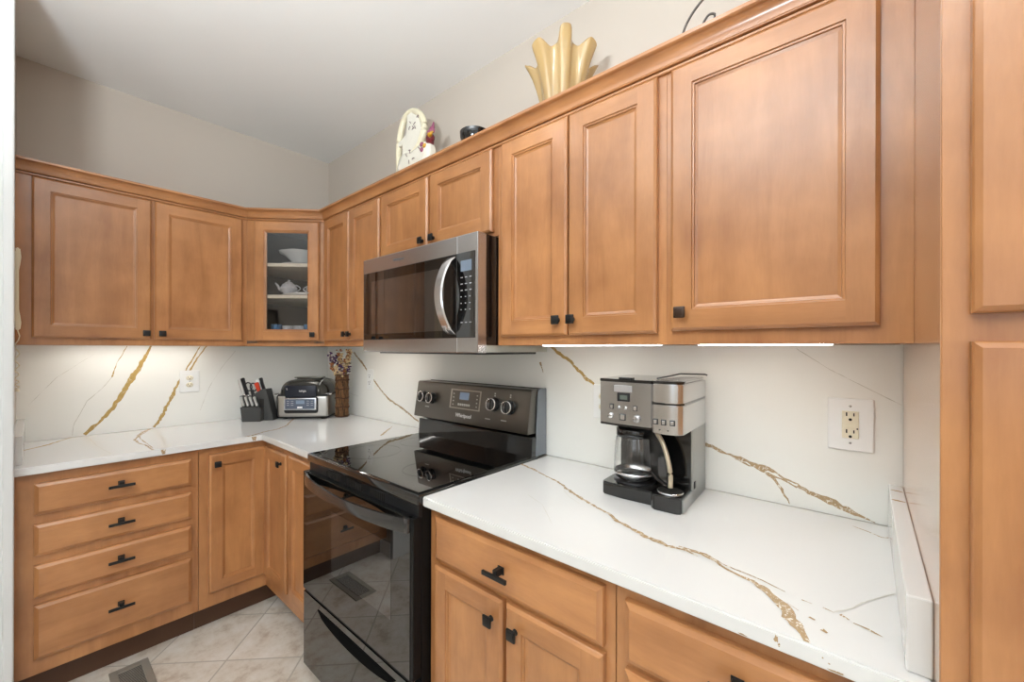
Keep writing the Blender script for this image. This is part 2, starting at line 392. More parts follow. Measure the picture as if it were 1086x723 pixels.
def drawer(parent, x, z, w, h, yf):
    k, R = rings_panel(w, h, [(0, yf), (0, yf - .42), (.05, yf - .52), (.14, yf - .55), (.2, yf - .58), (.5, yf - .75)])
    k.mi = 1; k.face(R[-1]); k.face(R[0][::-1])
    for v in k.bm.verts: v.co += Vector((x, 0, z))
    return k.build('drawer', [WV, WH], parent)
def knob(parent, x, z, y, m=None):
    k = MB(); k.lathe([(.32, 0), (.3, -.08), (.2, -.15), (.2, -.6)], c=(x, y, z), axis='y', n=14)
    k.box(x - .56, x + .56, y - .82, y - .55, z - .56, z + .56, bev=.1)
    k.box(x - .42, x + .42, y - .88, y - .8, z - .42, z + .42, bev=.06)
    return smooth(k.build('knob', m or BLACK_METAL, parent), 30)
def pull(parent, x, z, y):
    k = MB(); k.box(x - .42, x + .42, y - .12, y, z - .25, z + .55, bev=.05)
    k.box(x - .3, x + .3, y - 1.0, y, z - .16, z + .5, bev=.08)
    k.box(x - 1.6, x + 1.6, y - 1.25, y - .95, z - .34, z + .1, bev=.06)
    return k.build('handle', BLACK_METAL, parent)
def knuckle_box(parent, name, b, m, bev=.04):
    k = MB(); k.box(*b, bev=bev); return k.build(name, m, parent)

R90 = PI / 2
WG = 'maple wall cabinets'; BG = 'maple base cabinets'
# ---- wall cabinets. body: local x 0..w, y 0 (face) .. depth behind
def wall_cab(loc, rz, w, z0, z1, label, doors, knobs, group=WG, dep=11.95, km=None):
    t = thing('wall_cabinet', loc, label, 'cabinet', rz, group)
    k = MB(); k.box(.006, w - .006, .0, .75, z0, z1, bev=.02); k.box(.02, w - .02, .7, dep, z0 + (.7 if z0 < 60 else 0), z1 - .02); k.box(.02, .6, .7, dep, z0, z1 - .02); k.box(w - .6, w - .02, .7, dep, z0, z1 - .02); k.build('body', WV, t)
    ds = [door(t, d[0], z_, d[1], h_, 0) for d, z_, h_ in [(d, d[2], d[3]) for d in doors]]
    for (x, z, di) in knobs: knob(ds[di], x, z, -.75, km)
    return t
DZ, DH = 55.2, 27.0
wall_cab((12, YL, 0), R90, -24 - YL, 54, 84, 'wide two-door maple wall cabinet on the left wall under the crown', [(1.85, 15.2, DZ, DH), (17.5, 14.9, DZ, DH)], [(16.25, 56.35, 0), (18.6, 56.35, 1)])
wall_cab((24, -12, 0), 0, 24, 54, 84, 'narrow two-door maple wall cabinet between the glass-door corner cabinet and the microwave', [(.95, 11.1, DZ, DH), (12.3, 11.35, DZ, DH)], [(11.2, 56.5, 0), (13.1, 56.5, 1)])
wall_cab((48, -12, 0), 0, 30, 69.7, 84, 'short two-door maple wall cabinet directly above the microwave', [(.45, 14.0, 70.3, 11.9), (15.1, 14.1, 70.3, 11.9)], [(13.3, 71.6, 0), (16.2, 71.6, 1)])
wall_cab((78, -12, 0), 0, 24, 54, 84, 'tall two-door maple wall cabinet above the coffee maker, right of the microwave', [(1.0, 10.95, DZ, DH), (12.2, 10.95, DZ, DH)], [(10.75, 57.1, 0), (12.9, 57.1, 1)])
wall_cab((102, -12, 0), 0, XE - 102 - .02, 54, 84, 'large single-door maple wall cabinet beside the pantry', [(.6, 16.1, DZ + .2, DH - .2)], [(1.75, 57.2, 0)], km=BRONZE)

# ---- diagonal glass-door corner cabinet (hollow)
t = thing('corner_wall_cabinet', (12, -24, 0), 'diagonal corner wall cabinet with a single glass door showing white china', 'cabinet', PI / 4, WG)
# outline in world inches -> local frame
def toloc(x, y):
    dx, dy = x - 12, y + 24; c = math.cos(PI / 4); return (dx * c + dy * c, -dx * c + dy * c)
outer = [(12, -24), (24, -12), (24, -.02), (.02, -.02), (.02, -24)]
def shell(z0, z1, pts): k = MB(); k.prism([toloc(*p) for p in pts], 'z', z0, z1); return k
W = 16.97
k = MB()
# side walls
def wallseg(p, q, thick):
    (ax, ay), (bx_, by) = toloc(*p), toloc(*q); d = Vector((bx_ - ax, by - ay)).normalized(); n = Vector((-d.y, d.x)) * thick
    k.prism([(ax, ay), (bx_, by), (bx_ + n.x, by + n.y), (ax + n.x, ay + n.y)], 'z', 54, 84)
for p, q in (((24, -12), (24, -.02)), ((24, -.02), (.02, -.02)), ((.02, -.02), (.02, -24)), ((.02, -24), (12, -24))): wallseg(p, q, .5)
k.prism([toloc(*p) for p in outer], 'z', 54.62, 55.2); k.prism([toloc(*p) for p in outer], 'z', 83.3, 84)
k.build('body', CAB_IN, t)
k = MB()
k.box(.02, 2.2, 0, .75, 54, 84); k.box(W - 2.2, W - .02, 0, .75, 54, 84); k.mi = 1; k.box(2.2, W - 2.2, 0, .75, 54, 55.6); k.box(2.2, W - 2.2, 0, .75, 81.8, 84)
k.build('face_frame', [WV, WH], t)
for z in (64.9, 72.1):
    k = MB(); k.prism([toloc(*p) for p in ((12.6, -23.2), (23.2, -12.6), (23.3, -.6), (.6, -.6), (.6, -23.3))], 'z', z, z + .75); k.build('shelf', SHELF, t)
gd = door(t, 1.8, DZ, 14.15, DH, 0, glass=True)
gd['label'] = 'maple door framing a clear glass pane'
k = MB(); k.box(1.8 + ST + .4, 1.8 + 14.15 - ST - .4, -.38, -.26, DZ + ST + .4, DZ + DH - ST - .4); k.build('glass_pane', GLASS, gd)
knob(gd, 14.75, 56.6, -.75)

# china in the corner cabinet (world frame, around 11..20, -20..-11)
def at_corner(s, dpth):
    """s along the diagonal face, dpth behind it"""
    c = math.cos(PI / 4); return (12 + s * c - dpth * c, -24 + s * c + dpth * c)
CG = 'china in the glass-door cabinet'
x, y = at_corner(9.6, 6.3); t = thing('serving_bowl', (x, y, 73.5), 'white china serving bowl with flared rim on the upper shelf behind glass', 'bowl', PI / 4, CG)
k = MB(); k.lathe([(1.8, 0), (2.0, .3), (2.9, 1.2), (4.1, 2.3), (5.1, 2.75), (5.2, 2.9), (5.0, 2.85), (3.8, 2.3), (2.4, 1.0), (0, .5)], n=36, mod=lambda a, h: 1 + .03 * math.cos(8 * a) * (h > 2), close=False); smooth(k.build('bowl', CHINA, t))
x, y = at_corner(9.6, 6.3); t = MB(); t.lathe([(2.6, 0), (3.0, .1), (4.4, .45), (4.8, .6), (4.3, .55), (0, .3)], c=(x, y, 72.86), n=32, close=False)
tag(smooth(t.build('china_plate', CHINA, org=(x, y, 72.86))), 'white china plate lying under the serving bowl behind glass', 'plate', CG)
def teapot(name, s, dpth, z, sc, label, spout=True):
    x, y = at_corner(s, dpth); t = thing(name, (x, y, z), label, 'teapot' if spout else 'creamer', PI / 4, CG)
    k = MB(); k.lathe([(1.1 * sc, 0), (1.2 * sc, .15 * sc), (1.9 * sc, .9 * sc), (2.0 * sc, 1.6 * sc), (1.5 * sc, 2.5 * sc), (1.0 * sc, 2.8 * sc)], n=24, close=True); smooth(k.build('body', CHINA_PRINT, t))
    if spout:
        k = MB(); k.lathe([(1.1 * sc, 2.75 * sc), (.8 * sc, 3.1 * sc), (.3 * sc, 3.3 * sc), (.35 * sc, 3.6 * sc), (0, 3.8 * sc)], n=20); smooth(k.build('lid', CHINA_PRINT, t))
        k = MB(); k.tube([(-1.6 * sc, 0, .9 * sc), (-2.3 * sc, 0, 1.3 * sc), (-2.7 * sc, 0, 2.2 * sc), (-3.3 * sc, 0, 2.9 * sc)], lambda q: (.45 - .25 * q) * sc); k.build('spout', CHINA_PRINT, t)
    hx = 1 if spout else -1
    k = MB(); k.tube([(hx * (1.7 + 1.1 * math.sin(PI * q / 10)) * sc, 0, (.7 + 1.7 * q / 10) * sc) for q in range(11)], .16 * sc); k.build('handle', CHINA_PRINT, t)
teapot('teapot', 7.6, 3.4, 66.15, .93, 'floral white teapot with long spout on the middle shelf behind glass')
teapot('creamer', 13.2, 3.6, 66.15, .85, 'small floral white creamer right of the teapot behind glass', False)
x, y = at_corner(9.8, 4); t = MB(); t.lathe([(4.6, 0), (5.4, .12), (6.1, .42), (6.2, .5), (5.6, .4), (0, .25)], c=(x, y, 65.66), n=40, mod=lambda a, h: 1 + .012 * math.cos(24 * a), close=False, sy=.55)
o = t.build('serving_tray', CHINA, org=(x, y, 65.66)); smooth(o); tag(o, 'oval off-white tray under the teapot and creamer behind glass', 'tray', CG)
for n, (s, m_, lab) in enumerate(((4.9, CHINA_BLUE, 'blue checked cup at the left end of the bottom shelf'), (7.5, CHINA_PRINT, 'white patterned cup second from left on the bottom shelf'), (10.0, CHINA_PRINT, 'white patterned cup third from left on the bottom shelf'), (12.4, CHINA_BLUE, 'blue patterned cup at the right end of the bottom shelf'))):
    x, y = at_corner(s, 3.2); t = thing('china_cup', (x, y, 55.2), lab, 'cup', PI / 4, 'cups on the bottom glass-cabinet shelf')
    hh = 3.9 if n in (0, 3) else 3.6
    k = MB(); k.lathe([(.7, 0), (.75, .2), (1.05, 1.2), (1.2, hh), (1.12, hh), (.9, 1.1), (0, .5)], n=24, close=False); smooth(k.build('cup_body', m_, t))
    k = MB(); k.tube([(1.0 + .75 * math.sin(PI * q / 8), 0, 1.0 + 1.8 * q / 8) for q in range(9)], .12); k.build('handle', m_, t)

# ---- crown moulding swept along the tops of the cabinets
def crown():
    cove = [(-.5 - .85 * (1 - math.cos(q * PI / 12)) , 83.0 + 1.3 * math.sin(q * PI / 12)) for q in range(7)]
    prof = [(0, 82.35), (-.26, 82.35), (-.34, 82.42), (-.34, 82.62), (-.26, 82.68), (-.06, 82.7), (-.06, 82.78), (-.5, 82.8), (-.54, 82.88), (-.5, 82.95), (-.44, 82.97)] + cove + [(-1.42, 84.34), (-1.52, 84.42), (-1.52, 84.76), (0, 84.76)]
    path = [Vector((12, YL + .02)), Vector((12, -24)), Vector((24, -12)), Vector((XE - .03, -12))]
    def offs(d):   # offset path outwards by d (d<0 is outwards here)
        out = []
        for i, p in enumerate(path):
            ns = []
            if i > 0: e = (path[i] - path[i - 1]).normalized(); ns.append(Vector((e.y, -e.x)))
            if i < len(path) - 1: e = (path[i + 1] - path[i]).normalized(); ns.append(Vector((e.y, -e.x)))
            if len(ns) == 1: out.append(p + ns[0] * d)
            else: bis = (ns[0] + ns[1]).normalized(); out.append(p + bis * (d / bis.dot(ns[0])))
        return out
    k = MB(); rows = []
    for (d, z) in prof: rows.append([k.bm.verts.new((p.x, p.y, z)) for p in offs(-d)])
    n = len(rows)
    for i in range(n):
        A, B = rows[i], rows[(i + 1) % n]
        for j in range(len(path) - 1): k.face((A[j], A[j + 1], B[j + 1], B[j]))
    k.face([r[0] for r in rows]); k.face([r[-1] for r in rows][::-1])
    o = k.build('crown_moulding', WH, org=(12, -24, 82.2)); return o
o = crown(); tag(smooth(o, 18), 'stepped maple crown moulding running along the tops of all the wall cabinets', 'crown moulding')

# ---- base cabinets
TK = 4.7
def base_body(t, w, dep=23.95, ztop=34.7, tk=True, body=None):
    k = MB(); k.box(.02, w - .02, 0, dep, TK, ztop, bev=.03); k.build('body', WV, t)
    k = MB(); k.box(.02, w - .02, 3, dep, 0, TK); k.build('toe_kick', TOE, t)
# left run (faces +x). local x = y - YL
t = thing('drawer_base_cabinet', (24, YL, 0), 'base cabinet with four stacked drawers at the left end of the kitchen', 'cabinet', R90, BG)
base_body(t, 22.1)
for (z, h) in ((28.6, 4.7), (22.5, 4.7), (16.3, 4.8), (7.05, 8.15)):
    d = drawer(t, 2.15, z, 18.85, h, 0); pull(d, 11.6, z + h / 2 + .15, -.75)
t = thing('corner_base_cabinet', (24, -35.35, 0), 'inward corner base cabinet with two doors meeting at the inner corner', 'cabinet', R90, BG)
k = MB(); k.box(.02, 35.3, 0.0, 23.95, TK, 34.7); k.box(11.37, 35.3, -12, 0, TK, 34.7); k.build('body', WV, t)
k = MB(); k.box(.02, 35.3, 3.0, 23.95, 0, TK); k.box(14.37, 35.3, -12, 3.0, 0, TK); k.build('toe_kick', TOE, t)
d = door(t, 1.5, 7.4, 9.6, 26.1, 0); knob(d, 2.7, 31.6, -.75); 
# its second door faces -y: build in the cabinet's frame through a small turned part
def door_turned(parent, name_rot, px, py, w, z, h):
    dd = door(parent, 0, z, w, h, 0); dd.location = (px * I, py * I, 0); dd.rotation_euler = (0, 0, name_rot); return dd
d2 = door_turned(t, -R90, 11.37, -.85, 10.9, 7.4, 26.1); knob(d2, 8.9, 31.6, -.75)
t = thing('narrow_base_cabinet', (36.03, -24, 0), 'narrow single-door base cabinet left of the black stove', 'cabinet', 0, BG)
base_body(t, 12.0); d = door(t, .9, 7.2, 10.5, 26.5, 0)
t = thing('door_and_drawer_base_cabinet', (78.1, -24, 0), 'base cabinet with one wide drawer over two doors, right of the stove', 'cabinet', 0, BG)
base_body(t, 24.2)
d = drawer(t, 1.4, 28.75, 21.9, 5.05, 0); pull(d, 12.1, 31.2, -.75)
d = door(t, 1.4, 6.5, 10.75, 21.65, 0); knob(d, 10.75, 25.95, -.75)
d = door(t, 12.6, 6.5, 10.75, 21.65, 0); knob(d, 13.95, 25.95, -.75)
t = thing('right_drawer_base_cabinet', (102.35, -24, 0), 'stacked-drawer base cabinet between the two-door base cabinet and the pantry', 'cabinet', 0, BG); t.name = 'drawer_base_cabinet'
base_body(t, XE - 102.37)
for (z, h) in ((28.6, 4.9), (17.8, 10.2), (6.5, 10.7)):
    d = drawer(t, .95, z, 16.4, h, 0); pull(d, 9.1, z + h / 2 + .1, -.75)

# ---- pantry
t = thing('pantry_cabinet', (XE, -26.5, 0), 'tall maple pantry cabinet at the right edge of the kitchen', 'cabinet')
PW = 26
WP = wood('maple_pantry_side', (3, 3, .45), light=(196, 150, 108), dark=(176, 128, 88), rough=0.16, coat=.8)
k = MB(); k.box(.0, PW, .0, 26.4, 4.7, 100, bev=.05); k.build('body', WV, t)
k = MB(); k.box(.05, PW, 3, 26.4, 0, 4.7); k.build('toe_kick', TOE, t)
d = door(t, .95, 55.2, 12.0, 43.5, 0); knob(d, 11.3, 58, -.75)
d = door(t, 13.2, 55.2, 12.0, 43.5, 0); knob(d, 14.5, 58, -.75)
d = door(t, .95, 6.0, 12.0, 47.9, 0); knob(d, 11.3, 50, -.75)
d = door(t, 13.2, 6.0, 12.0, 47.9, 0); knob(d, 14.5, 50, -.75)

# ------------------------------------------------------------------ quartz: slabs with veins laid into the same mesh
def ribbon(k, pts, wid, plane, val, out, mi, seed=0, rag=.25, step=.35):
    """pts in the plane's two axes (inches); wid scalar or list"""
    rnd = random.Random(seed)
    if not isinstance(wid, (list, tuple)): wid = [wid] * len(pts)
    P = []
    for i in range(len(pts) - 1):
        a, b = Vector(pts[i]), Vector(pts[i + 1]); n = max(1, int((b - a).length / step))
        for q in range(n): f = q / n; P.append((a.lerp(b, f), wid[i] * (1 - f) + wid[i + 1] * f))
    P.append((Vector(pts[-1]), wid[-1]))
    L, Rr = [], []
    n1 = n2 = 0
    for i, (p, w_) in enumerate(P):
        d = (P[min(i + 1, len(P) - 1)][0] - P[max(i - 1, 0)][0]); d.normalize(); nn = Vector((-d.y, d.x))
        n1 = n1 * .5 + rnd.uniform(-1, 1) * rag; n2 = n2 * .5 + rnd.uniform(-1, 1) * rag; wob = rnd.uniform(-.08, .08) * min(w_ * 2, 1)
        a = p + nn * (w_ / 2 * max(.1, 1 + n1) + wob); b = p - nn * (w_ / 2 * max(.1, 1 + n2) - wob)
        def W3(q): return (q.x, q.y, val + out) if plane == 'z' else (val + out, q.x, q.y) if plane == 'x' else (q.x, val + out, q.y)
        L.append(k.bm.verts.new(W3(a))); Rr.append(k.bm.verts.new(W3(b)))
    k.mi = mi
    for v_ in L + Rr: v_.co[{'x': 0, 'y': 1, 'z': 2}[plane]] += (seed % 40) * .0009 * (1 if out > 0 else -1)
    for i in range(len(P) - 1): k.face((L[i], L[i + 1], Rr[i + 1], Rr[i]))
    k.mi = 0
VEINS = [
 ('bsA', 'x', [(-38.7, 54.1), (-39.5, 51.9), (-40.9, 48.9), (-41.8, 47.1), (-43.1, 44.4), (-44.4, 41.6), (-46.3, 38.9), (-48.7, 36.2)], [0.3, 0.45, 0.8, 0.95, 0.65, 0.7, 0.6, 0.55], 1, 0.3),
 ('bsA', 'x', [(-42.5, 53.9), (-44.1, 50.4), (-44.8, 47.5)], [0.1, 0.12, 0.15], 1, 0.9),
 ('bsA', 'x', [(-44.8, 47.5), (-46.3, 45.2), (-48.4, 42.9), (-49.3, 40.6), (-50.2, 38.5), (-50.4, 36.3)], 0.07, 3, 0.9),
 ('bsA', 'x', [(-28.6, 54.2), (-30.6, 51.1), (-31.6, 49.0), (-32.9, 46.9)], [0.2, 0.25, 0.3, 0.2], 1, 0.5),
 ('bsA', 'x', [(-29.9, 54.2), (-31.6, 50.7), (-32.5, 48.8), (-33.9, 46.0)], [0.2, 0.25, 0.25, 0.2], 1, 0.5),
 ('bsA', 'x', [(-33.5, 46.9), (-34.5, 44.4), (-35.7, 41.1), (-37.1, 38.1), (-38.2, 36.2)], [0.3, 0.5, 0.55, 0.6, 0.5], 1, 0.4),
 ('bsA', 'x', [(-22.9, 52.9), (-25.8, 48.8), (-28.2, 44.4), (-30.0, 39.0)], 0.06, 3, 0.9),
 ('bsA', 'x', [(-47.4, 52.3), (-52.5, 47.8), (-56.0, 42.8)], 0.05, 3, 0.9),
 ('bsB', 'y', [(14.8, 52.6), (19.6, 49.5), (23.7, 46.5), (27.6, 43.7), (31.3, 41.5), (37.5, 39.6), (43.2, 37.4)], [0.5, 0.55, 0.45, 0.4, 0.4, 0.4, 0.35], 2, 0.3),
 ('bsB', 'y', [(78.3, 54.1), (80.1, 52.9), (82.3, 51.6), (84.2, 50.0), (85.4, 48.9), (86.7, 48.2)], [0.4, 0.55, 0.55, 0.5, 0.45, 0.4], 1, 0.3),
 ('bsB', 'y', [(76.5, 51.3), (77.1, 49.6)], [0.4, 0.1], 2, 0.5),
 ('bsB', 'y', [(102.2, 41.6), (103.6, 41.3), (105.7, 40.6), (107.9, 40.0), (109.4, 39.7), (110.9, 39.0), (112.1, 38.5), (112.7, 38.1)], [0.55, 0.45, 0.3, 0.35, 0.5, 0.3, 0.25, 0.2], 2, 0.6),
 ('bsB', 'y', [(105.9, 40.3), (107.4, 39.8), (109.1, 39.4), (110.2, 39.0), (112.1, 38.2)], [0.1, 0.25, 0.25, 0.2, 0.15], 2, 0.9),
 ('bsB', 'y', [(112.1, 38.4), (113.5, 37.8), (115.0, 37.4), (116.3, 36.8), (117.4, 36.5), (118.6, 36.1)], [0.3, 0.6, 0.55, 0.5, 0.35, 0.1], 2, 0.4),
 ('bsB', 'y', [(108.7, 39.5), (109.8, 38.8), (110.6, 37.6), (111.2, 36.7), (111.4, 36.2)], [0.2, 0.35, 0.4, 0.15, 0.05], 2, 0.5),
 ('bsB', 'y', [(112.0, 53.6), (114.9, 51.4), (118.3, 49.4), (120.5, 48.1)], 0.05, 3, 0.9),
 ('bsB', 'y', [(17.3, 41.1), (1.5, 42.6)], 0.05, 3, 0.9),
 ('ctA', 'z', [(-1.5, -38.0), (4.6, -40.8), (11.9, -42.7), (16.6, -42.8), (19.6, -42.1), (25.9, -42.0)], [0.5, 0.5, 0.4, 0.3, 0.25, 0.3], 2, 0.7),
 ('ctA', 'z', [(1.9, -39.3), (9.0, -41.8), (15.2, -41.9), (23.2, -41.7)], 0.15, 2, 0.7),
 ('ctA', 'z', [(9.3, -56.6), (6.3, -53.8), (0.3, -50.6), (-1.2, -49.7)], [0.5, 0.45, 0.3, 0.15], 1, 0.4),
 ('ctA', 'z', [(4.3, -48.3), (15.1, -47.9), (23.0, -47.0)], 0.08, 3, 0.7),
 ('ctA', 'z', [(9.9, -13.2), (18.1, -17.8), (21.3, -20.8), (22.4, -23.9), (24.1, -26.2), (26.0, -28.1)], [0.4, 0.35, 0.4, 0.4, 0.5, 0.4], 2, 0.4),
 ('ctA', 'z', [(24.7, -28.0), (25.8, -27.0)], [0.7, 1.0], 2, 0.9),
 ('ctA', 'z', [(37.0, -2.6), (40.7, -6.4), (44.0, -9.8)], [0.1, 0.6, 0.3], 2, 0.5),
 ('ctB', 'z', [(76.6, -6.2), (79.1, -7.4), (81.4, -8.0), (84.1, -9.2), (86.8, -10.1), (89.7, -11.9), (92.7, -13.5), (95.3, -14.7), (97.5, -15.6), (98.8, -16.6), (100.9, -17.4), (102.8, -18.1), (104.5, -18.5), (105.8, -18.3), (107.1, -18.7)], [0.35, 0.4, 0.3, 0.25, 0.35, 0.4, 0.4, 0.35, 0.3, 0.4, 0.4, 0.5, 0.45, 0.4, 0.2], 2, 0.55),
 ('ctB', 'z', [(105.7, -18.0), (107.3, -18.1), (108.4, -18.6), (109.6, -19.5), (110.9, -19.8), (111.4, -20.0), (112.3, -20.6), (113.2, -21.5), (113.9, -22.4), (114.4, -23.5), (114.9, -24.5), (115.3, -25.4), (115.5, -26.1)], [0.2, 0.25, 0.3, 0.4, 0.45, 0.6, 0.75, 0.8, 0.8, 0.7, 0.6, 0.45, 0.2], 2, 0.4),
 ('ctB', 'z', [(105.3, -18.0), (107.5, -17.9), (109.3, -18.8), (111.1, -19.1), (112.4, -19.5), (113.5, -19.9)], [0.2, 0.15, 0.12, 0.12, 0.12, 0.1], 2, 0.9),
 ('ctB', 'z', [(114.5, -20.3), (115.1, -20.4)], [0.1, 0.05], 2, 0.5),
 ('ctB', 'z', [(115.7, -20.4), (116.3, -20.6)], [0.2, 0.1], 2, 0.5),
 ('ctB', 'z', [(116.6, -20.6), (117.1, -20.9)], [0.25, 0.1], 2, 0.5),
 ('ctB', 'z', [(117.3, -21.1), (118.0, -21.3), (118.7, -21.6)], [0.1, 0.2, 0.05], 2, 0.8),
 ('ctB', 'z', [(113.8, -21.4), (114.5, -21.9)], 0.07, 2, 0.8),
 ('ctB', 'z', [(115.1, -22.2), (115.4, -22.4)], [0.3, 0.15], 2, 0.5),
 ('ctB', 'z', [(115.8, -23.2), (116.1, -23.4)], [0.3, 0.15], 2, 0.5),
 ('ctB', 'z', [(89.5, -12.5), (91.3, -14.0), (93.3, -15.0)], 0.06, 3, 0.8),
 ('ctB', 'z', [(87.2, -16.7), (90.3, -18.0), (94.0, -21.4)], 0.06, 3, 0.8),
 ('ctB', 'z', [(116.3, -20.5), (117.3, -19.1), (117.7, -18.0), (118.7, -16.3), (119.5, -15.0), (120.3, -15.2)], 0.07, 3, 0.8),
 ('ctB', 'z', [(116.9, -2.4), (118.0, -3.0), (119.0, -3.8), (120.1, -3.3)], [0.08, 0.15, 0.15, 0.2], 2, 0.4),
]

QUARTZ_WALL = mat('honed_white_quartz', srgb(236, 235, 229), 0.3, vary=.02, vscale=3)
QM = [QUARTZ, VEIN_A, VEIN_B, VEIN_G]
def inside(slab, q):
    x, y, z = q
    if slab == 'ctA':
        if y < -25.1 and x > 25.1: x = 25.1
        x = min(max(x, .02), 47.9); y = min(max(y, -57.4), -.02)
    elif slab == 'ctB': x = min(max(x, 78.25), 119.5); y = min(max(y, -25.15), -.02)
    else: z = min(max(z, 36.02), 53.98)
    return (x, y, z)
def lay(k, slab):
    for n, (s, ax, pts, wd, mi, rag) in enumerate(VEINS):
        if s != slab: continue
        n0 = len(k.bm.verts)
        val, out = (36, .012) if ax == 'z' else ((0, .012) if ax == 'x' else (0, -.012))
        ribbon(k, pts, wd, ax, val, out, mi, seed=n, rag=rag)
        k.bm.verts.ensure_lookup_table()
        for v in list(k.bm.verts)[n0:]: v.co = inside(slab, v.co)
k = MB(); k.prism([(0.01, YL + .02), (25.2, YL + .02), (25.2, -25.2), (48.1, -25.2), (48.1, -.01), (0.01, -.01)], 'z', 34.85, 36, bev=.13); lay(k, 'ctA')
# vein running over the front edge
for (y, z0, z1, wd) in ((-26.6, 35.95, 34.95, .9), (-40.6, 35.95, 34.95, .7)):
    a = [k.bm.verts.new(p) for p in ((25.215, y - wd / 2, z0 - .1), (25.215, y + wd / 2, z0 - .1), (25.215, y + wd / 3, z1 + .1), (25.215, y - wd / 4, z1 + .1))]
    k.mi = 2; k.face(a); k.mi = 0
tag(k.build('countertop', QM, org=(0, YL, 34.85)), 'L-shaped white quartz worktop with gold veins in the corner left of the stove', 'countertop', None)
k = MB(); k.prism([(78.12, -25.3), (XE - .03, -25.3), (XE - .03, -.01), (78.12, -.01)], 'z', 34.85, 36, bev=.13); lay(k, 'ctB')
rnd = random.Random(3)
for (x, z, a_, b_) in ((113.7, 35.6, .16, .35), (113.85, 35.3, .08, .16), (111.8, 35.02, .35, .1), (116.6, 35.02, .5, .12), (116.3, 35.35, .08, .08), (116.0, 35.55, .06, .06)):
    vs = [k.bm.verts.new((x + a_ * math.cos(q) * rnd.uniform(.4, 1), -25.312, max(34.99, min(35.86, z + b_ * math.sin(q) * rnd.uniform(.4, 1))))) for q in [2 * PI * j / 9 for j in range(9)]]
    k.mi = 2; k.face(vs); k.mi = 0
tag(k.build('countertop', QM, org=(78, -25.3, 34.85)), 'straight white quartz worktop with gold veins between the stove and the pantry', 'countertop')
k = MB()
k.prism([(YL + .02, 36.01), (-.02, 36.01), (-.02, 53.99), (YL + .02, 53.99)], 'x', -.6, 0); lay(k, 'bsA')
tag(k.build('backsplash', [QUARTZ_WALL] + QM[1:], org=(0, YL, 36)), 'white quartz backsplash with bold ochre veins on the left wall', 'backsplash')
k = MB(); k.prism([(.0, 36.01), (XE - .03, 36.01), (XE - .03, 53.99), (.0, 53.99)], 'y', 0, .49); lay(k, 'bsB')
tag(k.build('backsplash', [QUARTZ_WALL] + QM[1:], org=(0, 0, 36)), 'white quartz backsplash with gold-brown veins behind the stove and coffee maker', 'backsplash')
k = MB(); k.box(XE - 1.1, XE - .03, -24.3, -.02, 36.01, 40.2, bev=.1)
for (y, dy) in ((-2.2, .3), (-5.5, .25)):
    a = [(XE - 1.0, y), (XE - .7, y - .15), (XE - .4, y - dy), (XE - .15, y - dy * 1.2)]
    ribbon(k, a, [.2, .35, .3, .15], 'z', 40.2, .012, 2, seed=int(-y * 10), rag=.5)
tag(k.build('side_splash', QM, org=(XE - 1, -24.3, 36)), 'low white quartz side splash against the pantry side', 'side splash')
k = MB(); k.box(.02, 22.6, YL + .03, YL + 1.1, 36.01, 40.4, bev=.1)
tag(k.build('side_splash', QM, org=(0, YL, 36)), 'low white quartz side splash at the left end of the worktop', 'side splash')


# ------------------------------------------------------------------ under-cabinet LED bars
def bar(loc, rz, ln, label):
    t = thing('under_cabinet_light', loc, label, 'light bar', rz, 'under-cabinet light bars')
    k = MB(); k.box(0, ln, 0, 1.3, -.5, 0, bev=.04); k.build('housing', WHITE_PLASTIC, t)
    k = MB(); k.box(.4, ln - .4, .15, 1.15, -.58, -.505, bev=.02); k.build('diffuser', LED, t); return t
UG = 'under-cabinet light bars'
bar((5.8, -52, 54.69), R90, 22, 'slim lit light bar under the wide two-door wall cabinet on the left')
bar((10.5, -13.5, 54.61), PI / 4, 8, 'slim lit light bar under the glass-door corner cabinet').scale.z = .4
bar((27, -9.0, 54.69), 0, 18, 'slim lit light bar under the narrow wall cabinet left of the microwave')
bar((83.5, -9.5, 54.5), 0, 17, 'slim lit light bar under the tall cabinet above the coffee maker')
bar((104, -9.5, 54.5), 0, 12, 'slim lit light bar under the large single-door cabinet')

# ------------------------------------------------------------------ microwave
O = (48.1, -15.9, 52.9)
t = thing('over_range_microwave', (63, -8, 52.9), 'stainless over-the-range microwave with dark glass door above the stove', 'microwave')
O = (63, -8, 52.9)
XA, XB, ZA, ZB = 48.05, 77.9, 52.9, 69.55
k = MB(); k.box(XA + .1, XB - .1, -14.3, .0, ZA + .35, ZB - .05, bev=.05); k.build('body', BLACK_GLOSS, t, O)
k = MB(); k.box(XB - .12, XB - .02, -14.3, -.02, ZA + .1, 54.0, bev=.03); k.build('lower_side_trim', mat('polished_steel', (.6, .62, .58), .3, metal=1), t, O)
k = MB(); k.box(XA, XB, -16, -14.3, ZA, ZB, bev=.12); b_ = k.build('front', STEEL, t, O)
XS = 73.7
k = MB(); k.box(XS - .03, XS + .03, -16.03, -15.9, ZA + .1, ZB - .1); k.build('door_seam', mat('bright_seam', (.75, .75, .75), .3, metal=1), b_, O)
k = MB(); k.box(XA + .45, 77.35, -16.12, -15.95, ZA + 2.15, ZB - 2.55, bev=.06); glass_ = k.build('door_glass', BLACK_GLASS, t, O)
MWW = mat('microwave_window_glass', (0.025, 0.022, 0.02), 0.03, spec=1.0, ior=1.9)
k = MB(); k.box(XA + 3.0, 71.0, -16.15, -16.1, ZA + 3.2, ZB - 4.2, bev=.02); k.build('window', MWW, glass_, O)
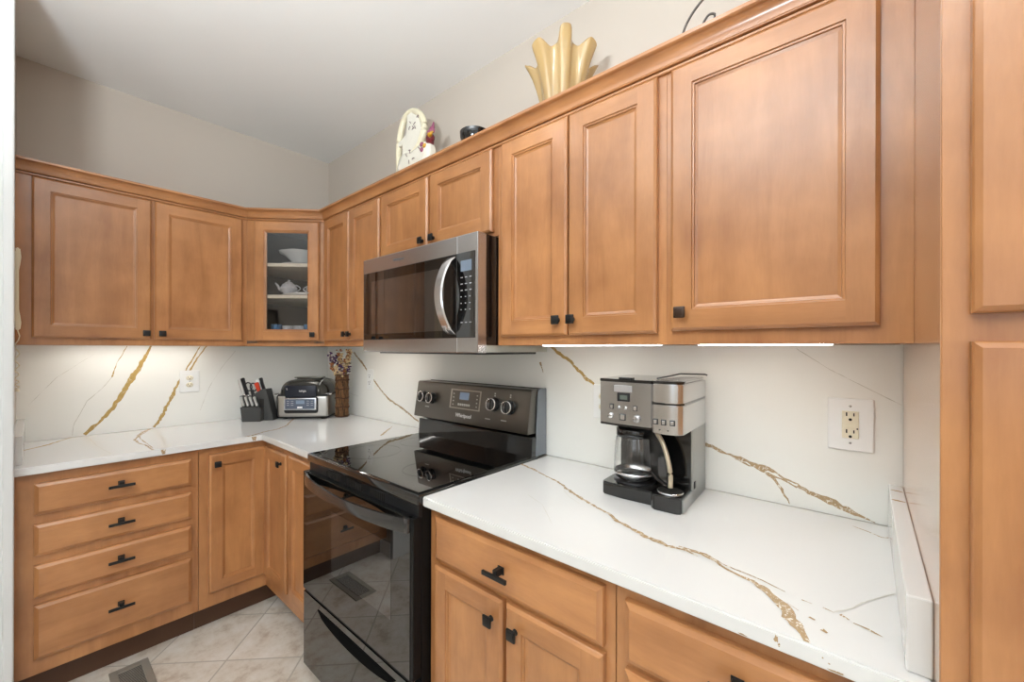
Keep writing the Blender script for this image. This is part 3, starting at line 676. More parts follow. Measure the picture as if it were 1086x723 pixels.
k = MB(); k.box(XS + .0, XS + .06, -16.14, -16.1, ZA + 2.2, ZB - 2.6); k.build('panel_seam', GREY_PLASTIC, glass_, O)
# curved handle
pts = []
for q in range(17):
    f = q / 16; z = ZA + 2.6 + f * (ZB - ZA - 5.5); pts.append((72.6 , -16.3 - 2.3 * math.sin(PI * f) ** .8 if 0 < f < 1 else -16.1, z))
k = MB()
rows = []
for (x, y, z) in pts: rows.append([k.bm.verts.new((x - .8, y + .12, z)), k.bm.verts.new((x - .66, y - .12, z)), k.bm.verts.new((x + .66, y - .12, z)), k.bm.verts.new((x + .8, y + .12, z)), k.bm.verts.new((x + .66, y + .3, z)), k.bm.verts.new((x - .66, y + .3, z))])
for A, B in zip(rows, rows[1:]):
    for q in range(6): k.face((A[q], A[(q + 1) % 6], B[(q + 1) % 6], B[q]))
k.face(rows[0]); k.face(rows[-1][::-1]); smooth(k.build('handle', STEEL_L, t, O), 50)
# keypad
k = MB(); k.box(74.6, 76.8, -16.16, -16.1, ZB - 5.2, ZB - 3.7, bev=.03); k.build('display', LCD, glass_, O)
KEYM = mat('grey_key_print', (.38, .38, .40), .5)
for r in range(8):
    for c in range(3):
        if r == 6: continue
        k = MB(); k.box(74.6 + c * .88, 74.6 + c * .88 + (.42 if r < 3 or r == 7 else .2), -16.15, -16.1, ZB - 6.12 - r * .9, ZB - 6.0 - r * .9); k.build('key', KEYM, glass_, O)
text(b_, 'brand_lettering', 'Whirlpool', .7, mat('dim_badge', (.2, .2, .2), .4, metal=.8), (59.2 - 63, -16.03 + 8, ZB - 1.25 - 52.9), (PI / 2, 0, 0))
k = MB(); k.box(XA + 1.5, XB - 1.5, -13.5, -1, ZA - .25, ZA + .36, bev=.1); k.box(XA + 6, XA + 16, -15.6, -12.5, ZA - .18, ZA + .05, bev=.05); k.build('underside_grille', GREY_PLASTIC, t, O)

# ------------------------------------------------------------------ stove
O = (63, -13, 0)
t = thing('electric_stove', O, 'black freestanding glass-top electric stove between the two counters', 'stove')
SA, SB = 48.3, 77.95
k = MB(); k.box(SA + .1, SB - .1, -25.2, -1, .8, 34.9, bev=.06); body = k.build('body', BLACK_SATIN, t, O)
for sx in (SA + 1.5, SB - 1.5):
    for sy in (-23, -4):
        k = MB(); k.lathe([(.6, 0), (.6, .85)], c=(sx, sy, 0), n=12); k.build('foot', BLACK_PLASTIC, t, O)
BURN = mat('dim_burner_print', (.012, .012, .012), .1)
k = MB(); k.box(SA - .15, SB + .15, -25.95, -2.5, 34.95, 36.28, bev=.22, seg=3); ct = smooth(k.build('cooktop', BLACK_GLOSS, t, O), 40)
k = MB(); k.box(SA + .45, SB - .45, -25.35, -3.2, 36.2, 36.36, bev=.05); cg = k.build('glass_top', BLACK_GLASS, t, O)
for (x, y, r) in ((55.5, -18.5, 4.6), (70.5, -18.5, 3.6), (55.5, -8.8, 3.6), (70.5, -8.8, 4.6)):
    k = MB(); k.lathe([(r - .03, 36.37), (r + .03, 36.37)], c=(x, y, 0), n=64, close=False); k.build('burner_ring', BURN, cg, O, calc=False)
# vent strip and door
k = MB(); k.box(SA + .1, SB - .1, -25.6, -25.1, 33.4, 34.98, bev=.03); vs = k.build('vent_strip', BLACK_PLASTIC, t, O)
for (x0, n) in ((54.5, 10), (60.5, 11), (67, 9)):
    k = MB()
    for q in range(n): k.box(x0 + q * .42, x0 + q * .42 + .2, -25.68, -25.58, 33.65, 34.6)
    k.build('vent_slots', DARK_SLOT, vs, O)
k = MB(); k.box(SA, SB, -26.5, -25.3, 14.55, 33.6, bev=.1); dr = k.build('oven_door', BLACK_SATIN, t, O)
k = MB(); k.box(SA + .03, SB - .5, -26.6, -26.45, 14.6, 33.55, bev=.03); k.build('door_glass', BLACK_GLASS, dr, O)
k = MB(); k.box(58.0, 73.6, -26.63, -26.55, 20.1, 29.5, bev=.01); k.build('window', OVEN_WINDOW, dr, O)
# bowed handle
pts = [(SA + 1.2 + f / 24 * (SB - SA - 1.9), -26.55 - 1.9 * math.sin(PI * f / 24) ** .6, 32.75 + .0 * f) for f in range(25)]
rows = []
k = MB()
for i, (x, y, z) in enumerate(pts):
    hh = .62 + .22 * abs(i - 12) / 12
    rows.append([k.bm.verts.new((x, y - .22, z - hh)), k.bm.verts.new((x, y - .3, z)), k.bm.verts.new((x, y - .12, z + hh)), k.bm.verts.new((x, y + .18, z + hh)), k.bm.verts.new((x, y + .25, z - hh))])
for A, B in zip(rows, rows[1:]):
    for q in range(5): k.face((A[q], A[(q + 1) % 5], B[(q + 1) % 5], B[q]))
k.face(rows[0]); k.face(rows[-1][::-1])
k.box(SA + .9, SA + 1.7, -26.9, -25.9, 32.0, 33.7, bev=.15); k.box(SB - 1.4, SB - .5, -27.0, -25.9, 31.9, 33.6, bev=.12)
smooth(k.build('handle', mat('black_handle_enamel', (.02, .02, .02), .2, coat=.6), t, O), 40)
# storage drawer with recessed curved grip
k = MB(); k.box(SA, SB, -26.4, -25.3, 2.2, 14.1, bev=.1); dw = k.build('storage_drawer', BLACK_SATIN, t, O)
k = MB(); k.box(SA + .03, SB - .5, -26.52, -26.35, 2.25, 14.05, bev=.03); k.build('drawer_face', BLACK_GLASS, dw, O)
pp = [(53.5 + 21 * f / 16, 13.0 - .0 * f) for f in range(17)]
low = [(74.5 - 21 * f / 16, 13.0 - 1.75 * math.sin(PI * f / 16) ** .45) for f in range(1, 16)]
k = MB(); k.prism(pp + low, 'y', -26.62, -26.45); k.build('grip_recess', mat('recess_black', (.003, .003, .003), .8, spec=.05), dw, O)
# backguard
k = MB()
k.prism([(-4.1, 36.25), (-3.9, 39.4), (-2.9, 39.4), (-1.2, 40), (-1.2, 47.0), (-.9, 47.1), (-.15, 46.9), (-.15, 36.2)], 'x', SA + .35, SB - .1, bev=.08)
k.build('backguard', BLACK_GLOSS, t, O)
k = MB(); k.prism([(-3.0, 36.3), (-2.3, 46.6), (-1.9, 47.05), (-.15, 47.05), (-.15, 36.3)], 'x', SB - .25, SB - .02, bev=.04); k.build('side_cap', GREY_SIDE, t, O)
ang = math.atan2(1.0, 6.6)
k = MB(); k.prism([(-4.75, 39.95), (-4.8, 40.15), (-3.75, 46.75), (-3.5, 46.95), (-1.1, 46.95), (-1.1, 39.95)], 'x', SA - .2, SB - .35, bev=.06); pn = smooth(k.build('control_panel', DARK_PANEL, t, O), 30)
k = MB(); k.prism([(-3.6, 36.35), (-3.35, 38.4), (-2.9, 38.5), (-2.9, 36.35)], 'x', SA + .5, SB - .8, bev=.05); k.build('vent_lip', BLACK_GLOSS, t, O)
def onpanel(x, z, out=0):      # point on the tilted face
    f = (z - 40.15) / 6.6; n = Vector((0, -math.cos(ang), math.sin(ang)))
    return Vector((x, -4.8 + 1.05 * f, z)) + n * out
TILT = Matrix.Rotation(-ang, 4, 'X')
def stove_knob(x, z, r):
    # children of the panel, built upright then tilted to the panel's slope
    k = MB(); c = onpanel(x, z)
    k.lathe([(r * 1.12, .0), (r * 1.12, -.06), (r * .95, -.06), (r * .9, -.95), (r * .75, -1.05), (0, -1.07)], axis='y', n=28)
    k.box(-.14, .14, -1.25, -.9, -r * .8, r * .8, bev=.05)
    for v in k.bm.verts: v.co = TILT @ v.co + c
    smooth(k.build('knob', mat('knob_black', (.02, .02, .02), .2, coat=.5), pn, O), 40)
    k = MB(); k.lathe([(r * 1.02, -.98), (r * .88, -1.06), (r * .84, -1.04)], axis='y', n=28, close=False)
    for v in k.bm.verts: v.co = TILT @ v.co + c
    k.build('knob_ring', STEEL_L, pn, O)
for x, z, r in ((50.6, 43.9, 1.0), (53.3, 43.8, 1.0), (69.9, 44.0, 1.1), (73.4, 43.8, 1.1)): stove_knob(x, z, r)
def decal(name, x0, x1, z0, z1, m, th=.05):
    k = MB(); A = [onpanel(x0, z0, th), onpanel(x1, z0, th), onpanel(x1, z1, th), onpanel(x0, z1, th)]; B = [onpanel(x0, z0, -.02), onpanel(x1, z0, -.02), onpanel(x1, z1, -.02), onpanel(x0, z1, -.02)]
    va = [k.bm.verts.new(p) for p in A]; vb = [k.bm.verts.new(p) for p in B]
    k.face(va); k.face(vb[::-1])
    for q in range(4): k.face((va[q], vb[q], vb[(q + 1) % 4], va[(q + 1) % 4]))
    return k.build(name, m, pn, O)
decal('display_bezel', 58.6, 66.6, 42.5, 46.0, mat('silver_bezel', (.42, .40, .36), .3, metal=1), .05)
decal('display_panel', 59.0, 66.3, 42.7, 45.8, DARK_PANEL, .08)
decal('display', 61.2, 63.6, 44.2, 45.5, LCD, .12)
def prt(name, x, z, w_, h_, out):
    c = onpanel(x, z, out); k = MB(); k.box(c.x, c.x + w_, c.y - .02, c.y + .02, c.z - h_ / 2, c.z + h_ / 2); k.build(name, PRT, pn, O)
PRT = mat('pale_print', (.5, .5, .47), .5)
for q in range(6): prt('button', 60.9 + q * .55, 43.3, .4, .4, .1)
for q in range(4):
    for x in (59.4, 65.6): prt('button', x, 43.2 + q * .65, .3, .2, .1)
for x in (69.9, 73.4):
    for dz in (1.6, 1.95): prt('burner_mark', x - .14, 43.9 + dz, .28, .24, .03)
for x, z in ((52, 42.1), (68.7, 41.5), (72.4, 41.6)): prt('label_print', x - .6, z, 1.2, .14, .03)
c = onpanel(62.6, 41.35, .03)
text(pn, 'brand_lettering', 'Whirlpool', 1.0, WHITE_PLASTIC, (c.x - 63, c.y + 13, c.z), (PI / 2 - ang, 0, 0))

# ------------------------------------------------------------------ floor register
t = thing('floor_vent', (30, -44.85, 0), 'taupe metal floor register with fine slats in front of the drawers', 'floor vent')
O = (30, -44.85, 0)
k = MB(); k.box(24.0, 36.2, -47.3, -46.3, 0, .22, bev=.06); k.box(24.0, 36.2, -43.4, -42.4, 0, .22, bev=.06); k.box(24.0, 25.1, -46.4, -43.3, 0, .2, bev=.04); k.box(35.1, 36.2, -46.4, -43.3, 0, .2, bev=.04)
k.build('frame', VENT_METAL, t, O)
k = MB(); k.box(25.0, 35.2, -46.4, -43.3, 0.0, .04); k.build('duct_opening', DARK_SLOT, t, O)
k = MB()
for q in range(26): k.box(25.15 + q * .39, 25.15 + q * .39 + .13, -46.35, -43.35, .04, .1)
k.build('slats', VENT_METAL, t, O)

# ------------------------------------------------------------------ outlets
def outlet(loc, rz, label, w=2.85, h=4.6, style='duplex', body=IVORY_PLASTIC, cat='outlet', name='wall_outlet', group=None):
    t = thing(name, loc, label, cat, rz, group)
    k = MB(); k.box(-w / 2, w / 2, -.22, .0, -h / 2, h / 2, bev=.09); k.build('cover_plate', WHITE_PLASTIC, t)
    if style == 'duplex':
        for s in (-.78, .78):
            k = MB(); k.lathe([(.68, -.2), (.66, -.3), (0, -.3)], c=(0, 0, s), axis='y', n=24, sy=.82); r = k.build('receptacle', body, t)
            k = MB(); k.box(-.3, -.2, -.325, -.29, s + .0, s + .32); k.box(.2, .3, -.325, -.29, s + .02, s + .3); k.lathe([(.1, -.325), (.1, -.29)], c=(0, 0, s - .25), axis='y', n=10); k.build('slots', DARK_SLOT, r)
    else:
        k = MB(); k.box(-.68, .68, -.34, -.2, -1.4, 1.4, bev=.05); r = k.build('receptacle', body, t)
        k = MB()
        for s in (.9, -.85):
            k.box(-.36, -.24, -.365, -.33, s - .02, s + .36); k.box(.24, .34, -.365, -.33, s, s + .32); k.lathe([(.14, -.365), (.14, -.33)], c=(0, 0, s - .36), axis='y', n=12)
        k.box(.5, .62, -.365, -.33, -.45, -.3); k.build('slots', DARK_SLOT, r)
        k = MB(); k.box(-.38, .38, -.39, -.33, -.06, .22, bev=.02); k.box(-.38, .38, -.39, -.33, -.4, -.12, bev=.02); k.build('test_button', body, r)
    k = MB()
    for s in ((0,) if style == 'duplex' else (1.9, -1.9)): k.lathe([(.11, -.25), (0, -.27)], c=(0, 0, s), axis='y', n=10)
    k.build('screw', STEEL_L, t)
    return t
outlet((.01, -32, 45.9), R90, 'white two-socket wall outlet on the backsplash left of the knife block', w=3.6, h=5.0, body=IVORY_PLASTIC)
outlet((23.3, -.01, 45.8), 0, 'white wall outlet behind the dried flowers left of the stove', w=2.9, h=5.0, style='gfci', body=WHITE_PLASTIC)
outlet((88.3, -.01, 45.7), 0, 'white wall outlet half hidden behind the coffee maker', w=3.2, h=5.0)
outlet((116.65, -.01, 45.75), 0, 'oversized white wall plate with a cream safety outlet near the pantry', w=3.7, h=5.4, style='gfci')
# pantry side panel facing the worktop
pc = bpy.data.objects['pantry_cabinet']
k = MB(); k.box(-.025, .0, .1, 26.3, 4.8, 99.9); k.build('side_panel', WP, pc)

# ------------------------------------------------------------------ coffee maker
t = thing('coffee_maker', (98.1, -5.9, 36), 'stainless and black two-sided coffee maker with glass carafe on the right worktop', 'coffee maker', math.radians(3))
BP = BLACK_GLOSS
k = MB(); k.prism([(-4.85, -3.6), (-4.6, -4.1), (-2, -4.45), (1.5, -4.45), (1.5, 4.8), (-4.85, 4.8)], 'z', 0, 1.55, bev=.12); smooth(k.build('base', BP, t), 40)
k = MB(); k.lathe([(2.5, 1.56), (2.5, 1.62), (0, 1.64)], c=(-1.8, -1.2, 0), n=40); k.build('warming_plate', BLACK_PLASTIC, t)
k = MB(); k.prism([(1.5, -5.0), (1.9, -5.4), (4.3, -5.4), (4.8, -5.1), (4.8, 4.8), (1.5, 4.8)], 'z', 0, 1.7, bev=.12); fb = smooth(k.build('cup_base', BP, t), 40)
k = MB(); k.lathe([(1.4, 1.71), (1.4, 1.8), (.25, 1.82), (.25, 1.72)], c=(3.15, -3.5, 0), n=36, close=False)
k.build('drip_tray', STEEL, t)
k = MB()
for q in range(-5, 6):
    hw = math.sqrt(max(0, 1.3 ** 2 - (q * .24) ** 2)); k.box(3.15 - hw, 3.15 + hw, -3.5 + q * .24 - .05, -3.5 + q * .24 + .05, 1.8, 1.85)
k.build('drip_slots', DARK_SLOT, t)
k = MB(); k.box(-4.85, 1.5, 1.5, 4.8, 1.5, 9, bev=.1); k.box(1.3, 4.72, -1.2, 4.7, 1.6, 9, bev=.1); k.build('column', BP, t)
k = MB(); k.box(4.7, 4.9, -1.1, 4.9, .1, 13.6, bev=.05); k.box(4.7, 4.9, -4.9, 4.9, .1, 1.4, bev=.04); sp = k.build('side_panel', mat('silver_plastic', srgb(168, 170, 168), .35, metal=.7), t)
k = MB(); k.box(4.9, 5.0, -.6, .0, 1.6, 2.4, bev=.04); k.build('side_button', BLACK_PLASTIC, sp)
# left head (curved stainless front)
fr = [(-4.9, -3.3)] + [(-4.9 + 6.4 * f / 10, -4.3 - .55 * math.sin(PI * (f / 10) * .6)) for f in range(0, 11)]
k = MB(); k.prism(fr + [(1.5, 4.7), (-4.9, 4.7)], 'z', 8.75, 13.65, bev=.06); hl = smooth(k.build('brew_head', STEEL, t), 35)
k = MB(); k.prism([(x * 1.01 if x < 0 else x, y * 1.01) for x, y in fr] + [(1.5, 4.75), (-4.92, 4.75)], 'z', 13.66, 14.0, bev=.06); smooth(k.build('lid', BP, t), 35)
k = MB(); k.box(-2.6, -1.0, -4.3, -3.3, 13.95, 14.2, bev=.08); k.build('lid_tab', BP, t)
k = MB(); k.prism([(x, y) for x, y in fr] + [(1.5, 2.0), (-4.9, 2.0)], 'z', 8.5, 8.76, bev=.05); k.build('head_trim', BP, t)
# right head, two bands with a dark gap
rr = [(1.55, -4.9), (1.9, -5.35), (3.2, -5.55), (4.3, -5.4), (4.7, -5.1), (4.95, -4.6), (4.95, 4.7), (1.55, 4.7)]
k = MB(); k.prism(rr, 'z', 8.35, 11.5, bev=.08); h2 = smooth(k.build('cup_brew_head', STEEL_L, t), 35)
k = MB(); k.prism([(x * .985 + .03, y * .985) for x, y in rr], 'z', 11.48, 11.72); k.build('gap_band', BP, t)
k = MB(); k.prism(rr, 'z', 11.7, 13.75, bev=.08); smooth(k.build('cup_lid', STEEL_L, t), 35)
k = MB(); k.prism([(x * .99, y * .99) for x, y in rr[:-2]] + [(4.9, -3.9), (1.6, -3.9)], 'z', 13.7, 14.05, bev=.05); k.build('lid_rim', BP, t)
k = MB(); k.prism([(1.7, -4.5), (4.7, -4.5), (4.8, 4.6), (1.6, 4.6)], 'z', 13.76, 14.1, bev=.12); k.build('lid_top', STEEL_L, t)
k = MB(); k.tube([(1.7, -3.5, 14.2), (2.2, 0, 14.35), (2.4, 3, 14.45), (4.9, 4.6, 14.4), (5.15, 4.6, 14.3)], .09); k.build('lid_wire_handle', GREY_PLASTIC, t)
# front details, on the curved left front (y about -4.85) and right front
def fy(x): f = (x + 4.9) / 6.4; return -4.3 - .55 * math.sin(PI * f * .6)
def frontbox(name, x0, x1, z0, z1, m, th=.09, par=None, yy=None, bev=.03):
    y = yy if yy is not None else min(fy(x0), fy(x1)); k = MB(); k.box(x0, x1, y - th, y + .15, z0, z1, bev=bev); return k.build(name, m, par or hl)
bp_ = frontbox('badge', -2.9, -.75, 12.55, 13.3, mat('silver_badge', (.62, .62, .64), .35, metal=.8))
text(bp_, 'brand_lettering', 'Cuisinart', .46, GREY_PLASTIC, (-1.83, fy(-1.8) - .11, 12.92), (PI / 2, 0, -.02))
frontbox('display_frame', -2.5, -1.0, 11.45, 12.45, BLACK_PLASTIC, .07); frontbox('display', -2.2, -1.25, 11.65, 12.2, LCD_GREY, .09)
for (x, z) in ((-3.3, 10.75), (-.35, 10.75)): frontbox('button', x - .24, x + .24, z - .3, z + .3, BLACK_PLASTIC, .06); frontbox('button_cap', x - .17, x + .17, z - .22, z + .22, STEEL_L, .11)
for x in (-2.35, -1.5):
    k = MB(); k.lathe([(.2, .1), (.2, -.08), (0, -.1)], c=(x, fy(x), 10.72), axis='y', n=16); k.build('button', STEEL_L, hl)
k = MB(); k.lathe([(.34, .1), (.34, -.12), (.28, -.2), (0, -.2)], c=(-3.45, fy(-3.4), 9.65), axis='y', n=20); k.build('dial', STEEL_L, hl)
frontbox('button', -2.25, -1.5, 9.25, 10.0, BLACK_PLASTIC, .06); frontbox('button_cap', -2.15, -1.6, 9.35, 9.9, STEEL_L, .12)
k = MB(); k.lathe([(.42, .1), (.42, -.2), (.36, -.28), (0, -.28)], c=(-.15, fy(-.15), 9.6), axis='y', n=20); k.box(-.2, -.1, fy(-.15) - .36, fy(-.15) - .1, 9.25, 9.95); k.build('dial', STEEL, hl)
for x in (2.15, 3.05, 3.95):
    y = -5.45 - .1 * (x < 3.9) * (x > 2.5); frontbox('button', x - .27, x + .27, 9.35, 9.95, BLACK_PLASTIC, .07, h2, y); frontbox('button_cap', x - .17, x + .17, 9.45, 9.85, STEEL_L, .12, h2, y)
for x in (2.6, 3.5):
    frontbox('indicator', x - .05, x + .05, 8.75, 8.85, DARK_SLOT, .09, h2, -5.5, bev=0)
# carafe
k = MB(); k.lathe([(1.8, 1.7), (2.3, 2.05), (2.48, 2.9), (2.45, 4.4), (2.3, 6.2), (2.1, 7.4), (2.05, 7.5), (2.24, 6.2), (2.38, 4.4), (2.4, 2.9), (2.23, 2.2), (1.8, 1.8), (0, 1.8)], c=(-1.8, -1.2, 0), n=48, close=False); k.face(list(k.bm.verts)[:48][::-1]); cf = smooth(k.build('carafe', GLASS, t), 60)
k = MB(); k.lathe([(2.12, 7.0), (2.2, 7.3), (2.2, 7.9), (1.9, 8.2), (.8, 8.35), (0, 8.4)], c=(-1.8, -1.2, 0), n=36); k.lathe([(2.16, 6.9), (2.2, 6.9), (2.2, 7.35), (2.16, 7.35)], c=(-1.8, -1.2, 0), n=36, close=False); k.build('carafe_lid', BP, cf)
k = MB(); k.lathe([(2.3, 2.15), (2.52, 2.5), (2.52, 2.75), (2.49, 2.75)], c=(-1.8, -1.2, 0), n=40, close=False); k.build('carafe_band', STEEL_L, cf)
hp = [(.2, -2.0, 7.9), (1.2, -2.6, 7.9), (2.1, -3.1, 7.0), (2.75, -3.5, 5.4), (3.1, -3.7, 3.7), (3.1, -3.7, 2.4), (2.0, -3.1, 2.5), (.6, -2.2, 3.2)]
def curve(pts, n=6):
    out = []; P = [Vector(p) for p in pts]; P = [P[0]] + P + [P[-1]]
    for i in range(1, len(P) - 2):
        for q in range(n):
            s = q / n; a, b, c, d = P[i - 1], P[i], P[i + 1], P[i + 2]
            out.append(.5 * ((2 * b) + (c - a) * s + (2 * a - 5 * b + 4 * c - d) * s * s + (3 * b - a - 3 * c + d) * s ** 3))
    return out + [P[-2]]
k = MB(); k.tube(curve(hp), .3, n=10); ch = k.build('carafe_handle', BP, cf)
k = MB(); hv = [Vector(p_) for p_ in hp]; n_ = Vector((.5, .86, 0)) * .05
A_ = [k.bm.verts.new(p_ + n_) for p_ in hv]; B_ = [k.bm.verts.new(p_ - n_) for p_ in hv]
k.face(A_); k.face(B_[::-1])
for q_ in range(len(A_)): k.face((A_[q_], B_[q_], B_[(q_ + 1) % len(A_)], A_[(q_ + 1) % len(A_)]))
k.build('handle_web', BP, ch)
k = MB(); k.tube(curve([(1.5, -2.95, 7.9), (2.3, -3.4, 6.95), (2.95, -3.8, 5.4), (3.32, -4.0, 3.7), (3.32, -4.0, 2.3)]), .25, n=8, flat=1); k.build('handle_strip', mat('champagne_strip', srgb(196, 182, 158), .3, metal=.5), ch)

# ------------------------------------------------------------------ countertop grill
t = thing('countertop_grill', (8.6, -8.5, 36), 'domed black and stainless countertop grill in the corner of the worktop', 'grill', PI / 4)
GW = 6.1; GD = 5.1
k = MB(); k.box(-GW, GW, -GD, GD, .45, 5.9, bev=.7, seg=4); gb = smooth(k.build('base', mat('pale_stainless', (.56, .55, .52), .34, metal=1), t), 50)
k = MB()
for sx in (-1, 1):
    for sy in (-1, 1): k.lathe([(.6, 0), (.6, .5)], c=(sx * 4.6, sy * 3.6, 0), n=14)
k.build('feet', BLACK_PLASTIC, t)
k = MB(); k.box(-GW - .05, -GW + .35, -GD + .3, GD - .3, .6, 5.7, bev=.1); k.box(-GW + .1, GW - .1, -GD + .25, GD - .2, .3, .6, bev=.05); k.build('side_edge', BLACK_PLASTIC, t)
k = MB(); k.box(-GW + .1, GW - .1, -GD + .1, GD - .1, 5.7, 6.2, bev=.15); k.build('rim', BLACK_PLASTIC, t)
# dome lid: rounded trapezoid profile lofted front to back
prof = []
for q in range(25):
    a = PI * q / 24; cx_ = math.cos(a); sn = math.sin(a)
    prof.append((math.copysign(abs(cx_) ** .62, cx_) * 5.75, 6.1 + 3.75 * abs(sn) ** .75))
def loft(name, m, ys, scs, parent, zb=6.1):
    k = MB(); rows = []
    for y, sc in zip(ys, scs): rows.append([k.bm.verts.new((x * sc, y, zb + (z - zb) * (sc if sc < 1 else 1))) for x, z in prof])
    for A, B in zip(rows, rows[1:]):
        for q in range(len(prof) - 1): k.face((A[q], A[q + 1], B[q + 1], B[q]))
    k.face(rows[0]); k.face(rows[-1][::-1])
    return smooth(k.build(name, m, parent), 40)
ld = loft('lid', mat('dark_pearl_lid', (.045, .042, .036), .25, metal=.3, coat=.3), [-5.2, -4.6, -3.6, -2, 3, 4.6, 5.0], [.80, .92, .985, 1, 1, .95, .85], t)
lb = loft('lid_back_band', mat('pewter_lid_band', (.30, .29, .25), .3, metal=.8), [1.0, 1.1, 3.0, 4.6, 5.05], [1.0, 1.01, 1.012, .965, .87], ld)
k = MB(); k.box(-2.6, 3.0, -2.0, 2.4, 9.75, 10.15, bev=.18); k.box(-3.0, 3.4, -2.4, 1.0, 10.0, 10.25, bev=.1); smooth(k.build('top_plate', mat('grey_pearl', (.2, .2, .18), .3, metal=.8), ld), 40)
k = MB(); k.box(-3.9, 3.6, -5.75, -4.5, 5.5, 8.4, bev=.3, seg=3); ph = smooth(k.build('lid_handle', mat('navy_black_plastic', (.015, .018, .028), .2), ld), 40)
text(ph, 'brand_lettering', 'NINJA', .62, WHITE_PLASTIC, (.4, -5.76, 7.0), (PI / 2, 0, 0))
text(ph, 'lettering', 'S', .6, WHITE_PLASTIC, (-3.3, -5.76, 7.5), (PI / 2, 0, 0))
k = MB(); k.box(-4.1, 3.9, -5.9, -4.7, 1.5, 5.6, bev=.6, seg=4); cp = smooth(k.build('control_pod', BLACK_PLASTIC, t), 40)
k = MB(); k.box(-3.95, 3.75, -6.02, -5.7, 2.4, 5.35, bev=.14); bz = smooth(k.build('panel_bezel', mat('silver_trim', (.6, .62, .66), .25, metal=.9), cp), 40)
k = MB(); k.box(-3.6, 3.4, -6.07, -5.9, 2.65, 5.1, bev=.1); sc_ = k.build('control_panel', mat('blue_grey_panel', (.10, .12, .16), .25), bz)
k = MB(); k.box(-1.0, 1.0, -6.09, -6.05, 3.9, 4.8); k.build('display', LCD, sc_)
k = MB(); k.box(-.7, .5, -6.1, -6.05, 2.85, 3.25, bev=.01)
k.build('indicator', WHITE_PRINT, sc_)
for (x, z) in ((-3.2, 4.6), (-3.2, 4.1), (-3.2, 3.6), (1.5, 4.6), (1.5, 4.1), (1.5, 3.6), (2.5, 4.6), (2.5, 4.1), (2.5, 3.6), (-2.2, 4.6), (-2.2, 4.1), (-2.2, 3.6)):
    k = MB(); k.box(x, x + .6, -6.09, -6.05, z - .05, z + .06); k.build('button_print', KEYM, sc_)
k = MB(); k.box(-7.0, -5.3, -4.2, -2.6, 5.9, 6.3, bev=.14); k.box(5.2, 6.9, -4.2, -2.6, 5.9, 6.35, bev=.14); k.build('side_grip', BLACK_PLASTIC, t)
k = MB(); k.box(5.3, 6.85, -4.25, -4.1, 6.0, 6.28, bev=.03); k.box(-6.95, -5.6, -4.25, -4.1, 6.0, 6.25, bev=.03); k.build('grip_trim', STEEL_L, t)
k = MB(); k.tube(curve([(4.0, -5.0, 6.2), (4.0, -5.1, 7.6), (4.2, -4.4, 9.0), (4.6, -2.5, 9.9), (5.0, 0, 9.5)]), .12); k.build('probe_cord', mat('grey_cord', (.35, .35, .32), .5), t)

# ------------------------------------------------------------------ knife block and knives (local frame: -y towards the room, x right)
KX, KY = 4.9, -20.0
th = math.radians(49)
t = thing('knife_block', (KX, KY, 36), 'slanted charcoal knife block left of the grill', 'knife block', th)
KB = mat('charcoal_block', (.045, .045, .043), .5)
k = MB(); k.prism([(1.2, 0), (4.5, 0), (2.8, 7.6), (1.6, 7.5), (-.2, 6.2)], 'y', -1.0, 2.2, bev=.1); kb = k.build('tall_block', KB, t)
k = MB(); k.prism([(-1.9, 0), (2.2, 0), (2.3, 3.3), (-2.3, 3.5)], 'y', -2.6, -.9, bev=.08); k.prism([(-1.9, .0), (2.2, 0), (1.9, 5.6), (-3.2, 6.0)], 'y', -1.0, 1.2, bev=.1); k.build('front_block', KB, t)
k = MB(); k.box(1.3, 2.3, -1.06, -1.0, .3, 5.2); k.build('block_shadow_gap', DARK_SLOT, t)
def knife(x, y, z, ln, wd, m, label, name='kitchen_knife', tilt=-.27, cat='knife', group='knives in the knife block', rings=None, bolster=True):
    c, s = math.cos(th), math.sin(th)
    o = thing(name, (KX + x * c - y * s, KY + x * s + y * c, 36 + z), label, cat, th, group)
    o.rotation_euler = (0, tilt, th)
    k = MB()
    if rings:
        for (cx_, cz, r) in rings: k.tube([(cx_ + r * .75 * math.cos(a), 0, cz + r * math.sin(a)) for a in [2 * PI * q / 18 for q in range(18)]], .16, closed=True)
        k.box(-.35, .35, -.15, .15, 0, rings[0][1] - rings[0][2] + .1, bev=.05)
    else:
        k.prism([(-wd * .8, .25), (wd * .8, .25), (wd, ln * .25), (wd * .75, ln * .55), (wd * 1.05, ln * .95), (wd * .6, ln), (-wd * 1.0, ln * .97), (-wd * .8, ln * .5)], 'y', -.27, .27, bev=.1)
    h = smooth(k.build('handle', m, o), 40)
    if bolster:
        k = MB(); k.box(-wd * .8, wd * .8, -.22, .22, -.05, .32, bev=.05); k.build('bolster', STEEL_L, o)
    k = MB(); k.box(-wd * .6, wd * .6, -.03, .03, -2.2, .0); k.build('blade', STEEL_L, o)
    return o
SIL = mat('satin_silver_handle', (.62, .62, .60), .35, metal=.7)
for n in range(4):
    knife(-1.75 + n * .98, -1.75, 3.45, 2.6, .3, SIL, 'silver-handled steak knife in the front row of the knife block, %s' % ('leftmost', 'second from left', 'third from left', 'rightmost')[n], 'steak_knife', bolster=False, group='steak knives', tilt=-.30)
knife(-2.6, .2, 5.9, 4.4, .36, SIL, 'tall silver-handled knife at the far left back of the block')
knife(-1.7, -.2, 5.9, 4.6, .42, BLACK_PLASTIC, 'tall black-handled knife with silver cap at the left back of the block')
